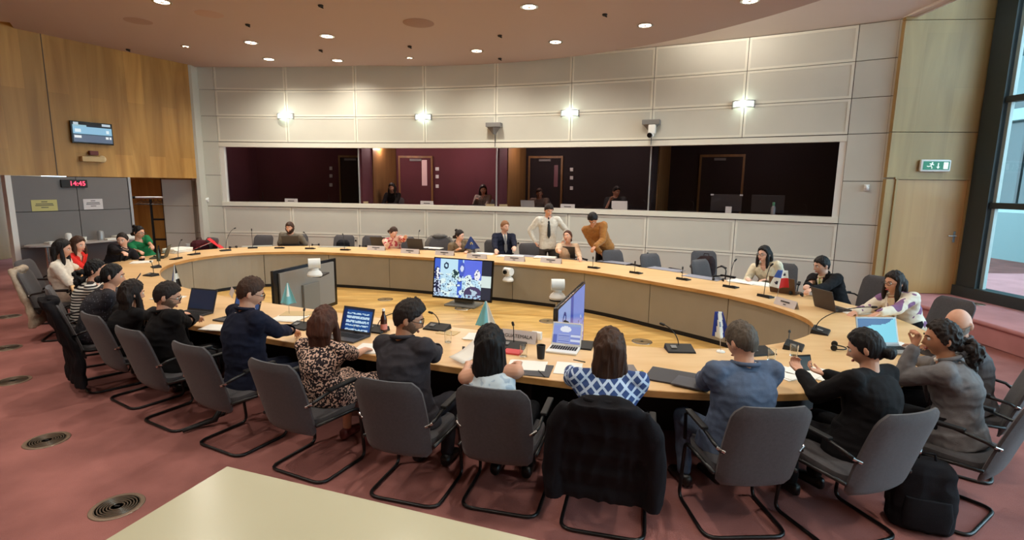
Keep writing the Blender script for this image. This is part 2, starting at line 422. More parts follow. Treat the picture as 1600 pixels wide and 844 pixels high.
# the table's inner outline
INNER = [(-5.72, 8.45), (-5.98, 9.25), (-5.92, 10.0), (-5.55, 10.6), (-4.9, 10.9), (-4.0, 10.95), (-3.0, 10.74), (-2.0, 10.44), (-1.0, 10.08), (0, 9.68), (1.0, 9.15), (1.65, 8.6), (2.22, 7.93), (2.75, 7.3), (3.08, 6.78), (3.27, 6.25), (3.32, 5.75), (3.16, 5.3), (2.85, 4.98), (2.4, 4.72), (1.85, 4.58), (1.2, 4.6), (.4, 4.83), (-.5, 5.15), (-1.5, 5.55), (-2.5, 5.98), (-3.5, 6.45), (-4.35, 6.95), (-5.1, 7.6)]
def spline(P, per=6):
    n = len(P); out = []
    for i in range(n):
        p0, p1, p2, p3 = [Vector(P[(i+j) % n]) for j in (-1, 0, 1, 2)]
        for s in range(per):
            t = s/per
            out.append(.5*((2*p1)+(-p0+p2)*t+(2*p0-5*p1+4*p2-p3)*t*t+(-p0+3*p1-3*p2+p3)*t**3))
    for _ in range(4): out = [(out[i-1]+out[i]*2+out[(i+1) % len(out)])/4 for i in range(len(out))]
    return out
IN = spline(INNER)
NI = len(IN)
def nrm_at(i):
    t = (IN[(i+2) % NI]-IN[i-2]).normalized()
    return Vector((-t.y, t.x)) if True else None
_c = sum(IN, Vector((0, 0)))/NI
def off(d): 
    out = []
    for i in range(NI):
        n = nrm_at(i)
        if n.dot(IN[i]-_c) < 0: n = -n
        out.append(IN[i]+n*d)
    return out
OUT = off(1.04)
for _ in range(6): OUT = [(OUT[i-1]+OUT[i]*2+OUT[(i+1) % NI])/4 for i in range(NI)]
def ring(mb, A, B, z0, z1, mi=None):
    n = len(A); vs = []
    for i in range(n): vs += [(*A[i], z0), (*B[i], z0), (*B[i], z1), (*A[i], z1)]
    fs = []
    for i in range(n):
        b = 4*i; c = 4*((i+1) % n)
        fs += [(b, c, c+1, b+1), (b+1, c+1, c+2, b+2), (b+2, c+2, c+3, b+3), (b+3, c+3, c, b)]
    mb.add(vs, fs, mi)
MB().prism([tuple(p) for p in off(-.0)], -.008, .006).build('floor_inner', M['parquet'], kind='structure')
# platform along the right-hand side
edge = [(6.66, 9.3), (6.62, 8.9), (6.72, 8.3), (6.78, 7.6), (6.78, 6.6), (6.78, -3)]
plat = edge+[(12, -3), (12, 12), (7.5, 12)]
MB().prism(plat, 0, .31).build('floor_platform', M['carpet2'], kind='structure')
pe = MB(); pe.tube([(x, y, .295) for x, y in edge], .035, 10); pe.build('trim_2', M['carpet2'], kind='structure', smooth=True)
# lower ceiling disc with its soft edge
CC = Vector((-3.0, 5.0)); CR = 8.3; CZ = 4.95
def disc_poly():
    P = []
    for i in range(160):
        a = 2*PI*i/160; p = CC+Vector((math.cos(a), math.sin(a)))*CR
        # cut along the timber wall on the left
        if p.x < -3.76 and p.y > 10.0: continue
        P.append((p.x, p.y))
    k = min(range(len(P)), key=lambda i: (P[i][0]+3.76)**2+(P[i][1]-13.31)**2)
    return P[:k+1]+[(-3.85, 13.33), (-5.72, 13.60), (-7.31, 13.66), (-8.3, 13.75), (-9.9, 11.2), (-9.12, 10.12)]+P[k+1:]
dp = disc_poly()
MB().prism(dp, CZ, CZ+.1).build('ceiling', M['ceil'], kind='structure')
up = MB()
up.box((-3.95, 3, 5.55), (21.1, 26, .1))
# the ceiling over the right-hand side climbs towards the glazing
vs = [(6.6, 9.9, 5.06), (6.6, -8, 5.06), (9.5, -8, 7.4), (9.5, 9.9, 7.4)]
up.add(vs+[(x, y, z+.1) for x, y, z in vs], [(0, 1, 2, 3), (4, 5, 6, 7), (0, 1, 5, 4), (2, 3, 7, 6), (1, 2, 6, 5), (0, 3, 7, 4)])
cv = MB()
# cove soffit between the wall top and the disc
nn = 60
vs = []; fs = []
for i in range(nn+1):
    a = kang(-1)+(kang(9)-kang(-1))*i/nn
    vs += [pol(a, WR+.1, ZT), pol(a, WR-3.2, 5.32)]
for i in range(nn): fs.append((2*i, 2*i+1, 2*i+3, 2*i+2))
cv.add(vs, fs)
a9 = pol(kang(9), WR+.1); b9 = pol(kang(9), WR-3.2)
cv.add([(a9.x, a9.y, ZT), (b9.x, b9.y, 5.32), (6.6, -8, 5.32), (6.9, -8, 5.06), (6.75, 9.6, 5.06)], [(0, 1, 2, 3, 4)])
up.add(cv.v, cv.f)
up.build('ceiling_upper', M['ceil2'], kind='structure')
# ------------------------------------------------------------------ timber walls
def wall_seg(name, p0, p1, z0, z1, m, t=.12, holes=None, out=1):
    p0 = Vector(p0); p1 = Vector(p1); d = (p1-p0); L_ = d.length; d.normalize(); n = Vector((-d.y, d.x))*out
    c = (p0+p1)/2+n*t/2
    o = MB().box((0, 0, 0), (L_, t, z1-z0)).build(name, m, loc=(c.x, c.y, (z0+z1)/2), rz=math.atan2(d.y, d.x), kind='structure')
    return o
# left: timber upper wall, overhanging the grey entry box
LW0 = Vector((-7.98, 13.3)); LD = Vector((-1.5, -3.02)).normalized()
def lw(t): return LW0+LD*t
wall_seg('wall_left', lw(-.14), lw(7.2), 2.23, 5.5, M['wallwood'], .14, out=-1)
seam = MB()
for t in (2.75, 5.9):
    p = lw(t)+Vector((LD.y, -LD.x))*(-.003)
    seam.box((p.x, p.y, 3.8), (.012, .012, 3.1), Rz(math.atan2(LD.y, LD.x)))
seam.build('trim_3', M['groove'], kind='structure')
# grey box front 1.45 .. 3.8 m along the wall
gb = MB()
RL = Rz(math.atan2(LD.y, LD.x)); nl = Vector((LD.y, -LD.x))   # into the room is -nl? (checked below)
if nl.x < 0: nl = -nl
g0, g1 = 1.47, 3.50
for t0, t1 in ((g0, 2.45), (2.45, g1)):
    for z0, z1 in ((0, .83), (.83, 1.53), (1.53, 2.22)):
        c = lw((t0+t1)/2)-nl*.02
        gb.box((c.x, c.y, (z0+z1)/2), (t1-t0-gap, .06, z1-z0-gap), RL, 0)
c = lw((g0+g1)/2)-nl*.09; gb.box((c.x, c.y, 1.11), (g1-g0, .08, 2.22), RL, 1)
gb.build('wall_entry_box', [M['greywall'], M['groove']], kind='structure')
ls = MB(); p = lw(g1+.05)-nl*.04; ls.box((p.x, p.y, 1.115), (.09, .16, 2.23), RL); ls.build('trim_4', M['white'], kind='structure')
ls = MB(); p = lw(g0-.03)-nl*.04; ls.box((p.x, p.y, 1.115), (.05, .14, 2.23), RL); ls.build('trim_5', M['silver'], kind='structure')
# recess behind the coat rack and corridor on the far left
wall_seg('wall_recess', (-8.4, 15.6), (-13.0, 15.6), 0, 5.5, M['wallwood'], .1, out=-1)
sm = MB(); 
for x in (-10.25, -11.4): sm.box((x, 15.59, 1.3), (.015, .015, 2.6))
sm.build('trim_6', M['groove'], kind='structure')
# soffit over the recess, corridor wall with a timber door
MB().prism([(LW0.x-.1, LW0.y+.2), (-8.3, 15.7), (-14, 15.7), (-14, 4), (lw(9).x-.2, lw(9).y)], 2.3, 2.4).build('ceiling_lobby', M['ceil2'], kind='structure')
wall_seg('wall_corridor', (-13.9, 15.8), (-13.2, 3.9), 0, 5.5, M['wallwood2'], .1, out=-1)
wall_seg('wall_corridor_front', (-11.8, 10.4), (-10.6, 5.2), 0, 5.5, M['wallwood2'], .1, out=-1) if False else None
# right: timber wall with door
RW0 = Vector((6.72, 9.52)); RW1 = Vector((8.75, 9.35))
ww = MB(); rd = (RW1-RW0).normalized(); RR = Rz(math.atan2(rd.y, rd.x)); rn = Vector((rd.y, -rd.x))
def rw(t): return RW0+rd*t
DW0, DW1, DTOP = .06, 1.27, 2.36
for t0, t1, z0, z1 in ((-.1, DW0, .3, DTOP), (DW1+.03, 1.5, .3, DTOP), (-.1, 1.5, DTOP+.03, ZC), (-.1, 1.5, ZC+.012, ZT-.05), (-.1, 1.5, ZT-.04, 7.2)):
    c = rw((t0+t1)/2)-rn*.06
    ww.box((c.x, c.y, (z0+z1)/2), (t1-t0, .1, z1-z0), RR, 0)
c = rw(.68)-rn*.16; ww.box((c.x, c.y, 3.7), (1.62, .08, 7), RR, 1)
ww.build('wall_right', [M['wallwood2'], M['groove']], kind='structure')
c = rw((DW0+DW1)/2)-rn*.045
dr = MB().box((0, 0, 0), (DW1-DW0-.02, .05, DTOP-.33)).build('door_1', M['door'], loc=(c.x, c.y, (.31+DTOP)/2), rz=math.atan2(rd.y, rd.x), kind='structure')
df = MB()
for t in (DW0+.01, DW1+.01):
    c = rw(t)-rn*.03-Vector((0, 0)); df.box((c.x, c.y, 1.34), (.035, .09, 2.08), RR)
c = rw((DW0+DW1)/2)-rn*.03; df.box((c.x, c.y, DTOP+.015), (DW1-DW0+.05, .09, .035), RR)
df.build('trim_7', M['wallwood2'], kind='structure')
hd = MB(); hd.cyl((.5, -.02, .04), (.5, -.075, .04), .011); hd.cyl((.5, -.07, .04), (.37, -.07, .04), .009); hd.box((.5, -.028, .02), (.04, .006, .2), bev=.002)
hd.build('door_handle', M['steel'], dr)
# glazed wall on the right, running back towards the camera
GX0 = Vector((8.10, 9.40)); GX1 = Vector((9.12, -4.5))
gd = (GX1-GX0).normalized(); GRo = Rz(math.atan2(gd.y, gd.x))
def gw(t): return GX0+gd*t
gf = MB()
LG = (GX1-GX0).length
def bar(t0, t1, z0, z1, th=.16):
    c = gw((t0+t1)/2); gf.box((c.x, c.y, (z0+z1)/2), (t1-t0, th, z1-z0), GRo)
bar(-.1, LG, .31, .50, .26); bar(0, .36, .3, 7.4, .2)
for z in (1.93, 3.66, 5.4): bar(.3, LG, z-.05, z+.05, .12)
for t in (2.5, 4.7, 6.8, 9.0, 11.2, 13.4): bar(t-.07, t+.07, .3, 7.4, .14)
gf.build('window_frame', M['windowframe'], kind='structure')
gl_ = MB(); c = gw(LG/2+.15); gl_.box((c.x, c.y, 3.8), (LG-.4, .012, 6.6), GRo); gl_.build('window_5', M['glass'], kind='structure')
gt = MB()
for z0, z1 in ((.5, 1.88), (1.98, 3.61), (3.71, 5.35)):
    c = gw(.41); gt.box((c.x, c.y, (z0+z1)/2), (.06, .06, z1-z0), GRo)
gt.build('trim_8', mat('pale_window_bead', (150, 168, 165), .4), kind='structure')
# ------------------------------------------------------------------ what is seen through the glazing: the atrium's far facade
ext = empty('atrium_facade', (16, 19, 0), 0, 'pale office facade with horizontal bands across the atrium, seen through the window', 'building')
fm = MB()
for i, (z, h, mi) in enumerate(((-.5, 2.0, 0), (1.5, .25, 1), (4.4, .35, 1), (5.15, 1.2, 0), (8.0, .4, 1))):
    fm.box((0, 0, z+h/2), (.3, 22, h), None, mi)
fm.build('facade_bands', [mat('facade_concrete', (120, 142, 142), .7), mat('facade_band_pale', (160, 184, 184), .6)], ext)
gg = MB(); gg.box((.25, 0, 4), (.05, 22, 10)); gg.build('facade_glazing', mat('facade_glazing', (52, 76, 78), .15), ext)
mm = MB()
for i in range(16): mm.box((-.1, -10.5+i*1.4, 3.6), (.08, .08, 4))
mm.build('facade_mullions', M['windowframe'], ext)
rf = empty('atrium_roof', (13, 21, 8.5), 0, 'teal glass atrium roof on white steel ribs beyond the window', 'roof')
r1 = MB(); r1.add([(-4, -14, -.5), (4, -14, 1.2), (4, 14, 1.2), (-4, 14, -.5)], [(0, 1, 2, 3)]); r1.build('roof_glass', mat('roof_teal_glow', (90, 190, 205), .2, emit=.55), rf)  # roof glass has its own glow, standing in for daylight coming through
r2 = MB()
for i in range(14): r2.tube([(-4, -13+i*2, -.7), (4, -12.2+i*2, 1.0)], .07, 8)
for i in range(4): r2.tube([(-3.5+i*2.2, -13, -.45+i*.46), (-3.5+i*2.2, 13, -.45+i*.46)], .06, 8)
r2.build('roof_rib', mat('roof_steel_white', (215, 232, 232), .5), rf)
MB().box((14, 10, -.05), (9, 26, .08)).build('ground_atrium', mat('atrium_ground', (70, 84, 84), .8), kind='structure')
# closing walls behind the camera
wall_seg('wall_rear', (-13, -4.5), (9.6, -4.5), 0, 7.4, M['wallwood2'], .1, out=-1)
wall_seg('wall_left_rear', (-12.6, 4.2), (-12.6, -4.6), 0, 5.6, M['wallwood'], .1, out=-1)
wall_seg('wall_left_link', tuple(lw(7.0)), (-12.7, 4.1), 0, 5.6, M['wallwood'], .1, out=-1)
wall_seg('wall_lobby_side', (-7.95, 13.45), (-8.3, 15.7), 0, 5.5, M['panel'], .08, out=-1)
wall_seg('wall_lobby_end', (-13.3, 4.2), (-12.4, 3.9), 0, 5.5, M['wallwood2'], .1)
# ------------------------------------------------------------------ downlights, detectors, wall lamps
def downlight(x, y, label, z=CZ, r=.11, power=None, ar=8):
    e = empty('downlight', (x, y, z), 0, label, 'ceiling lamp', 'round downlights in the ceiling')
    MB().lathe([(r-.015, .0), (r+.02, -.002), (r+.022, -.012), (r, -.016), (r-.012, -.012), (r-.015, 0)], n=28).build('trim_ring', M['chrome'], e, smooth=40)
    MB().cyl((0, 0, -.012), (0, 0, .0), r-.016, r-.03, n=24).build('diffuser', M['lamp'], e)
    MB().ell((0, 0, -.016), (.03, .03, .012), 12).build('reflector', M['chrome'], e, smooth=True)
    l = bpy.data.lights.new('downlight_beam', 'SPOT'); l.energy = power or LAMP_W; l.color = WARM; l.spot_size = math.radians(150); l.spot_blend = .9; l.shadow_soft_size = .09
    o = bpy.data.objects.new('downlight_beam', l); COL.objects.link(o); o.parent = e; o.location = (0, 0, -.03)
    return e
DL = [(392, 66, 'bright round downlight above the leftmost wall lamp'), (511, 56, 'round downlight with a black centre, second from left in the middle row'), (420, 92, 'thin bright downlight close to the back wall at left'),
      (527, 94, 'small downlight close to the back wall beside the second ceiling slot'), (745, 79, 'round downlight above the bracket without a camera'), (868, 65, 'round downlight above the third wall lamp'),
      (1008, 39, 'tilted oval downlight above the camera bracket'), (827, 10, 'large round downlight at the top middle of the ceiling'), (253, 2, 'large bright downlight at the top left edge'),
      (1172, 0, 'downlight cut by the top edge above the fourth wall lamp'), (290, 72, 'pair of tiny spots near the timber wall'), (640, 90, 'tiny pair of spots close to the back wall in the middle')]
for u, v, lb in DL:
    p = at(u, v, CZ)
    tiny = 'tiny' in lb
    downlight(p.x, p.y, lb, r=.07 if tiny else .12, power=LAMP_W*.35 if tiny else LAMP_W*1.45 if 'close to the back wall' in lb or 'above the' in lb else None)
p = at(1335, 2, 5.33); downlight(p.x, p.y, 'small downlight in the pale sloped soffit at right', z=5.30, r=.08, power=LAMP_W*.4)
for x, y in [(-7, 6.5), (-4.2, 6.6), (-1.4, 6.4), (1.6, 6.2), (-8.2, 3), (-5.5, 3.2), (-2.8, 3), (0, 2.8), (2.8, 3.1), (-5.5, 0), (-2.5, -.4), (.6, -.3), (3.2, .5)]:
    downlight(x, y, 'round downlight overhead, in the rows running back above the camera')
for x, y in [(-9.6, 14.2), (-10.8, 11.4), (-10.5, 13.0), (-11.6, 9.4)]:  # unseen lobby lamps, added to brighten the floor there
    downlight(x, y, 'unseen downlight added to light the lobby floor behind the timber wall', z=2.25, r=.09, power=60)
# strip lamps hidden in the cove above the rim of the ceiling disc
for i, adeg in enumerate(range(36, 99, 8)):
    a = math.radians(adeg); q = CC+Vector((math.cos(a), math.sin(a)))*(CR-.12)
    e = empty('cove_lamp', (q.x, q.y, CZ+.16), a-PI/2, 'strip lamp lying in the ceiling cove above the rim of the disc', 'strip lamp', 'strip lamps in the ceiling cove')
    MB().box((0, 0, 0), (1.15, .07, .05), bev=.008).build('housing', M['whiteplastic'], e)
    MB().box((0, .03, .022), (1.1, .04, .02)).build('tube', mat('cove_glow', (255, 236, 205), .5, emit=4), e)
    l = bpy.data.lights.new('cove_light', 'AREA'); l.shape = 'RECTANGLE'; l.size = 1.1; l.size_y = .05; l.energy = COVE_W; l.color = WARM
    o = bpy.data.objects.new('cove_light', l); COL.objects.link(o); o.parent = e; o.location = (0, .05, .045); o.rotation_euler = (math.radians(90+12), 0, PI) if False else (math.radians(115), 0, 0)
def disk_thing(u, v, r, name, label, cat, m, h=.015, group=None):
    p = at(u, v, CZ)
    MB().lathe([(0.001, -h), (r*.85, -h), (r, -h*.3), (r, 0)], n=28).build(name, m, loc=(p.x, p.y, CZ), label=label, cat=cat, group=group, smooth=40)
spk = mat('speaker_grille', (150, 122, 110), .9)
disk_thing(654, 36, .27, 'ceiling_speaker', 'large round tan speaker grille in the middle of the ceiling', 'speaker', spk)
disk_thing(327, 22, .22, 'ceiling_speaker', 'faint round speaker grille in the ceiling above the wall screen', 'speaker', mat('speaker_grille_pale', (176, 148, 134), .9), .006)
disk_thing(216, 33, .22, 'ceiling_access_hatch', 'faint round hatch outline in the ceiling at far left', 'hatch', mat('speaker_grille_dark', (160, 134, 122), .9), .006)
for u, v in ((387, 38), (501, 8), (501, 78), (640, 72), (781, 55), (945, 22), (781, 91), (200, 77)):
    lb = {387: 'small dark ceiling hook above the leftmost round lamp', 501: 'small dark fitting in the ceiling left of centre', 640: 'small dark fitting in the ceiling behind the large speaker grille', 781: 'small dark fitting in the ceiling right of the large speaker grille', 945: 'small dark fitting in the ceiling above the third wall lamp', 200: 'small dark stub where the ceiling meets the timber wall'}[u]
    if (u, v) == (501, 8): lb = 'small dark fitting at the top edge of the ceiling left of centre'
    if (u, v) == (781, 91): lb = 'small dark dome where ceiling disc meets the back wall'
    p = at(u, v, CZ)
    if (u, v) == (781, 91): pass
    m_ = MB(); m_.lathe([(.04, 0), (.045, -.01), (.03, -.03), (.001, -.035)], n=14); m_.cyl((0, 0, -.03), (.04, 0, -.045), .01, n=8)
    m_.build('sprinkler_head', M['black'], loc=(p.x, p.y, CZ), label=lb, cat='sprinkler', group='small dark ceiling fittings', smooth=40)
def wall_frame(u, v, r=WR):
    a, z = cylpt(u, v, r); return pol(a, r, z), a-PI/2          # local -Y points into the room
for n, (u, v) in enumerate(((447, 182), (662, 183.5), (891, 177.5), (1162, 163.5))):
    p, rz = wall_frame(u, v)
    e = empty('wall_lamp', p, rz, ('leftmost wall lamp, above the darkest booth window', 'second wall lamp from left, above the red lit booth', 'third wall lamp, between the two camera brackets', 'rightmost wall lamp, largest and nearest to the timber door')[n], 'wall lamp', 'curved white wall lamps')
    def arc(r, z, hw): return [(hw*math.sin(t), -.02-r*math.cos(t), z) for t in [i*PI/12-PI/2 for i in range(13)]]
    fr = MB()
    for z in (-.062, .062): fr.tube(arc(.13, z, .2), .011, 8)
    for s in (-1, 1): fr.box((s*.2, -.03, 0), (.02, .06, .15), bev=.004)
    fr.build('bracket', M['silver'], e)
    gl_ = MB(); vs = []
    for x, y, z in arc(.115, 0, .18): vs += [(x, y, -.055), (x, y, .055)]
    gl_.add(vs, [(2*i, 2*i+1, 2*i+3, 2*i+2) for i in range(12)]); gl_.build('shade', M['sconce_glow'], e)
    pl = plamp('wall_lamp_light', (0, -.20, .10), SCONCE_W, (.93, 1, .9), .04); pl.parent = e
    pl = plamp('wall_lamp_light', (0, -.20, -.10), SCONCE_W, (.93, 1, .9), .04); pl.parent = e
# camera brackets on the wall
def ptz(parent, z, face, sc_=1.0, up=False):
    """white remote camera: base, yoke, round head with dark lens"""
    b = MB(); s_ = sc_
    b.lathe([(0.001, 0), (.085*s_, 0), (.09*s_, .02*s_), (.075*s_, .05*s_), (.045*s_, .075*s_), (.05*s_, .1*s_), (.001, .105*s_)], (0, 0, z), 24)
    b.build('camera_base', M['whiteplastic'], parent, smooth=40)
    h = MB(); c = Vector((0, 0, z+.155*s_)); fx = Vector((math.sin(face), -math.cos(face), 0)); R = Rz(face)
    h.cyl(c-R@Vector((.07*s_, 0, 0)), c+R@Vector((.07*s_, 0, 0)), .062*s_, n=24)
    h.box(c+fx*.03*s_, (.12*s_, .08*s_, .11*s_), R, bev=.02*s_)
    h.build('camera_head', M['whiteplastic'], parent, smooth=40)
    MB().cyl(c+fx*.06*s_, c+fx*.095*s_, .036*s_, .034*s_, n=20).build('lens', M['blackgloss'], parent, smooth=40)
for n, (u, v) in enumerate(((774, 199), (1019, 195))):
    p, rz = wall_frame(u, v)
    e = empty('camera_bracket', p, rz, ('wedge shaped grey wall bracket with no camera, left of the pair', 'wedge shaped grey wall bracket carrying a white camera, right of the pair')[n], 'bracket')
    m_ = MB(); m_.box((0, -.1, .04), (.36, .2, .1), bev=.01); m_.build('bracket_shelf', M['greyplastic'], e)
    m_ = MB(); m_.loft([((0, -.1, -.01), (1, 0, 0), (0, 1, 0), .17, .095), ((0, -.1, -.06), (1, 0, 0), (0, 1, 0), .12, .07), ((0, -.08, -.17), (1, 0, 0), (0, 1, 0), .035, .04)], 4)
    m_.build('bracket_cone', M['greyplastic'], e)
    cb = MB(); cb.cyl((0, -.02, -.02), (0, -.02, WINT-p.z+.02), .008, n=6); cb.build('cable', M['darkgrey'], e)
    if n == 1:
        c = empty('security_camera', p+Rz(rz)@Vector((.03, -.15, -.16)), rz, 'white camera with a black lens hanging from the right hand wall bracket', 'camera')
        MB().box((0, 0, .05), (.15, .13, .19), bev=.025).build('housing', M['whiteplastic'], c, smooth=40)
        MB().cyl((-.03, -.05, -.08), (-.03, -.12, -.08), .055, .05, n=20).build('lens', M['blackgloss'], c, smooth=40)
        MB().ell((-.02, 0, -.06), (.07, .07, .06)).build('camera_head', M['whiteplastic'], c, smooth=True)
# small wall devices
def wall_gadget(u, v, label, r=WR, s=.05):
    p, rz = wall_frame(u, v, r)
    m_ = MB(); m_.box((0, -.015, 0), (s*1.6, .03, s*2.2), bev=.008); m_.ell((0, -.05, 0), (s*.75, .045, s*.75))
    m_.build('motion_detector', M['whiteplastic'], loc=p, rz=rz, label=label, cat='detector', smooth=40)
wall_gadget(324, 312, 'white round detector on the wall left of the booth windows')
wall_gadget(1354, 293, 'white round detector on the wall right of the booth windows')
wall_gadget(303, 281, 'white box detector at the left end of the back wall', s=.035)
for u, v, lb in ((556, 376, 'left'), (810, 380, 'middle'), (1012, 396, 'right')):
    p, rz = wall_frame(u, v); m_ = MB(); m_.cyl((0, 0, 0), (0, -.02, 0), .022, n=14); m_.build('wall_socket', M['black'], loc=p, rz=rz, label='small round black outlet low on the back wall, %s of three' % lb, cat='outlet')
# ------------------------------------------------------------------ pictures on screens
def screen(name, w_, h_, func, parent, loc, R=None, nx=48, ny=27, strength=1.0):
    """flat display: one face per picture cell, coloured by a function of (x, y) in 0..1"""
    me = bpy.data.meshes.new(name); vs = []; fs = []; cs = []
    for j in range(ny+1):
        for i in range(nx+1):
            v = Vector(((i/nx-.5)*w_, 0, (j/ny-.5)*h_)); v = (R @ v if R is not None else v)+Vector(loc); vs.append(v)
    for j in range(ny):
        for i in range(nx):
            a = j*(nx+1)+i; fs.append((a, a+1, a+nx+2, a+nx+1)); cs.append(lin(func((i+.5)/nx, (j+.5)/ny)))
    me.from_pydata(vs, [], fs)
    at_ = me.attributes.new('picture', 'FLOAT_COLOR', 'FACE')
    at_.data.foreach_set('color', [x for c in cs for x in (*c, 1)])
    key = 'screen_%s' % strength
    if key not in MATS:
        m = bpy.data.materials.new(key); m.use_nodes = True; nt = m.node_tree; b = nt.nodes['Principled BSDF']
        b.inputs['Base Color'].default_value = (.01, .01, .01, 1); b.inputs['Roughness'].default_value = .15
        an = nt.nodes.new('ShaderNodeAttribute'); an.attribute_name = 'picture'
        nt.links.new(an.outputs['Color'], b.inputs['Emission Color']); b.inputs['Emission Strength'].default_value = strength
        MATS[key] = m
    me.materials.append(MATS[key])
    o = bpy.data.objects.new(name, me); COL.objects.link(o); o.parent = parent; return o
def blob(x, y, cx, cy, rx, ry): return ((x-cx)/rx)**2+((y-cy)/ry)**2 < 1
def pic_meeting(x, y):
    n = noise.noise(Vector((x*9, y*7, 3))); n2 = noise.noise(Vector((x*26, y*20, 5)))
    if x > .83: return (40, 44, 60) if (y > .62 or y < .32) else (210, 225, 220)
    c = (190, 224, 240)
    if .42 < x < .50 or (.0 < x < .10 and y > .45): c = (66, 100, 205)
    if .52 < x < .83 and y > .5: c = (92, 110, 222)
    if blob(x, y, .49, .75, .05, .2): c = (70, 92, 190)
    if blob(x, y, .49, .77, .03, .08): c = (205, 215, 240)
    if blob(x, y, .21, .82, .045, .09) and not blob(x, y, .21, .82, .02, .045): c = (30, 50, 80)
    if y < .62 and n > .08: c = (222, 240, 238)
    if y < .58 and n2 > .36: c = (34, 50, 90)
    if y < .6 and -.3 < n2 < -.24: c = (84, 120, 170)
    if blob(x, y, .38, .62, .07, .12): c = (32, 60, 66) if n2 > -.05 else (200, 230, 225)
    if blob(x, y, .76, .62, .05, .14): c = (235, 235, 240) if n2 > -.2 else (60, 70, 120)
    if blob(x, y, .05, .6, .05, .18): c = (235, 240, 245) if n2 > 0 else (30, 40, 90)
    if x < .12 and y < .42: c = (26, 30, 64) if n2 < .15 else (200, 210, 230)
    if blob(x, y, .7, .12, .16, .2): c = (70, 60, 96) if n > -.2 else (180, 200, 215)
    if y < .1 and n2 < 0: c = (170, 200, 225)
    return c
def pic_side(x, y):
    n = noise.noise(Vector((x*9, y*9, 8))); n2 = noise.noise(Vector((x*22, y*20, 1)))
    c = (120, 146, 226)
    if x < .42: c = (150, 176, 232)
    if .42 < x < .52 and y > .5: c = (60, 84, 180)
    if blob(x, y, .2, .78, .06, .1) and not blob(x, y, .2, .78, .03, .05): c = (24, 44, 130)
    if y < .5 and n2 > .22: c = (50, 66, 140)
    if y < .55 and n > .25: c = (200, 214, 242)
    if y < .2: c = (150, 160, 226) if n2 > -.1 else (80, 90, 150)
    return c
def pic_desktop(x, y):
    if y > .9: return (150, 170, 215)
    if blob(x, y, .45, .72, .2, .16): return (236, 240, 250)
    if y < .42 and x < .16: return (98, 112, 184)
    if .2 < x < .6 and y < .45: return (176, 186, 226) if int(y*22) % 2 else (120, 134, 200)
    if x > .66 and y < .5: return (214, 220, 240) if int(y*9) % 2 else (132, 144, 206)
    return (146, 160, 222)
def pic_text(x, y):
    if y > .93: return (30, 40, 70)
    if x < .12: return (18, 42, 92)
    if int(y*11) % 2 == 0 and x < .92: return (196, 222, 240) if noise.noise(Vector((x*20, y*30, 0))) > -.25 else (60, 110, 170)
    return (28, 74, 140)
def pic_teal(x, y):
    return (40, 84, 140) if y > .35+.75*x+.12*math.sin(x*6) else (120, 206, 226)
def pic_board(x, y):
    if y > .88: return (12, 14, 20) if not (.03 < x < .15 or .75 < x < .97) else (190, 205, 215)
    if y > .78: return (150, 190, 205) if x < .35 else (20, 30, 46)
    if y > .42: return (224, 240, 246) if (.05 < x < .2 and .5 < y < .66) or (.84 < x < .92 and .5 < y < .66) else (142, 190, 218)
    if y > .36: return (40, 74, 90)
    if (.03 < x < .2 or .82 < x < .9 or .93 < x < .97) and .2 < y < .32: return (235, 240, 240)
    return (92, 106, 128)
# wall screen, loudspeaker under it, clock, notices
LA = math.atan2(LD.y, LD.x)
LF = Rz(LA+PI)                          # local -Y into the room when rz = LA+PI
def lwpt(u, v):                         # view ray meets the plane of the timber wall
    d = ray(u, v); n3 = Vector((nl.x, nl.y, 0)); q = Vector((LW0.x, LW0.y, 0))
    t = (q-O).dot(n3)/d.dot(n3); return O+d*t
lrz = LA+PI
p = (lwpt(108, 190)+lwpt(173, 226))/2
e = empty('wall_screen', p+Vector((nl.x, nl.y, 0))*.06, lrz, 'small flat screen with a pale blue timetable on the timber wall', 'screen')
wv = (lwpt(108, 190)-lwpt(173, 197)); W_ = math.hypot(wv.x, wv.y); H_ = lwpt(140, 191).z-lwpt(140, 225).z
MB().box((0, 0, 0), (W_, .06, H_), bev=.008).build('screen_frame', M['blackgloss'], e)
screen('display', W_*.94, H_*.88, pic_board, e, (0, -.034, .005), nx=40, ny=24, strength=.95)
MB().box((0, .03, 0), (.3, .08, .3)).build('wall_mount', M['black'], e)
p = lwpt(142, 249); q = lwpt(159, 249)
e = empty('loudspeaker_shelf', p+Vector((nl.x, nl.y, 0))*.06, lrz, 'pale narrow box mounted on the timber wall below the screen', 'loudspeaker')
MB().box((0, 0, 0), (.42, .12, .11), bev=.015).build('housing', mat('beige_plastic', (190, 165, 120), .6), e)
MB().box((.03, 0, .13), (.16, .08, .09), bev=.01).build('red_indicator', mat('dark_red_plastic', (96, 34, 30), .5), e)
MB().lathe([(.001, -.06), (.05, -.055), (.075, -.02), (.075, 0)], R=Matrix.Rotation(-PI/2, 3, 'X')).build('motion_detector', mat('cream_plastic', (225, 205, 165), .5), loc=q+Vector((nl.x, nl.y, 0))*.01, rz=lrz, label='cream round detector beside the pale box on the timber wall', cat='detector', smooth=40)
def text_obj(name, txt, size, m, parent, loc, rot=(PI/2, 0, 0), depth=.002, align='CENTER'):
    cu = bpy.data.curves.new(name, 'FONT'); cu.body = txt; cu.size = size; cu.align_x = align; cu.align_y = 'CENTER'; cu.extrude = depth
    t = bpy.data.objects.new(name, cu); COL.objects.link(t)
    me = bpy.data.meshes.new_from_object(t); bpy.data.objects.remove(t)
    me.materials.append(m); o = bpy.data.objects.new(name, me); COL.objects.link(o); o.parent = parent; o.location = loc; o.rotation_euler = rot; return o
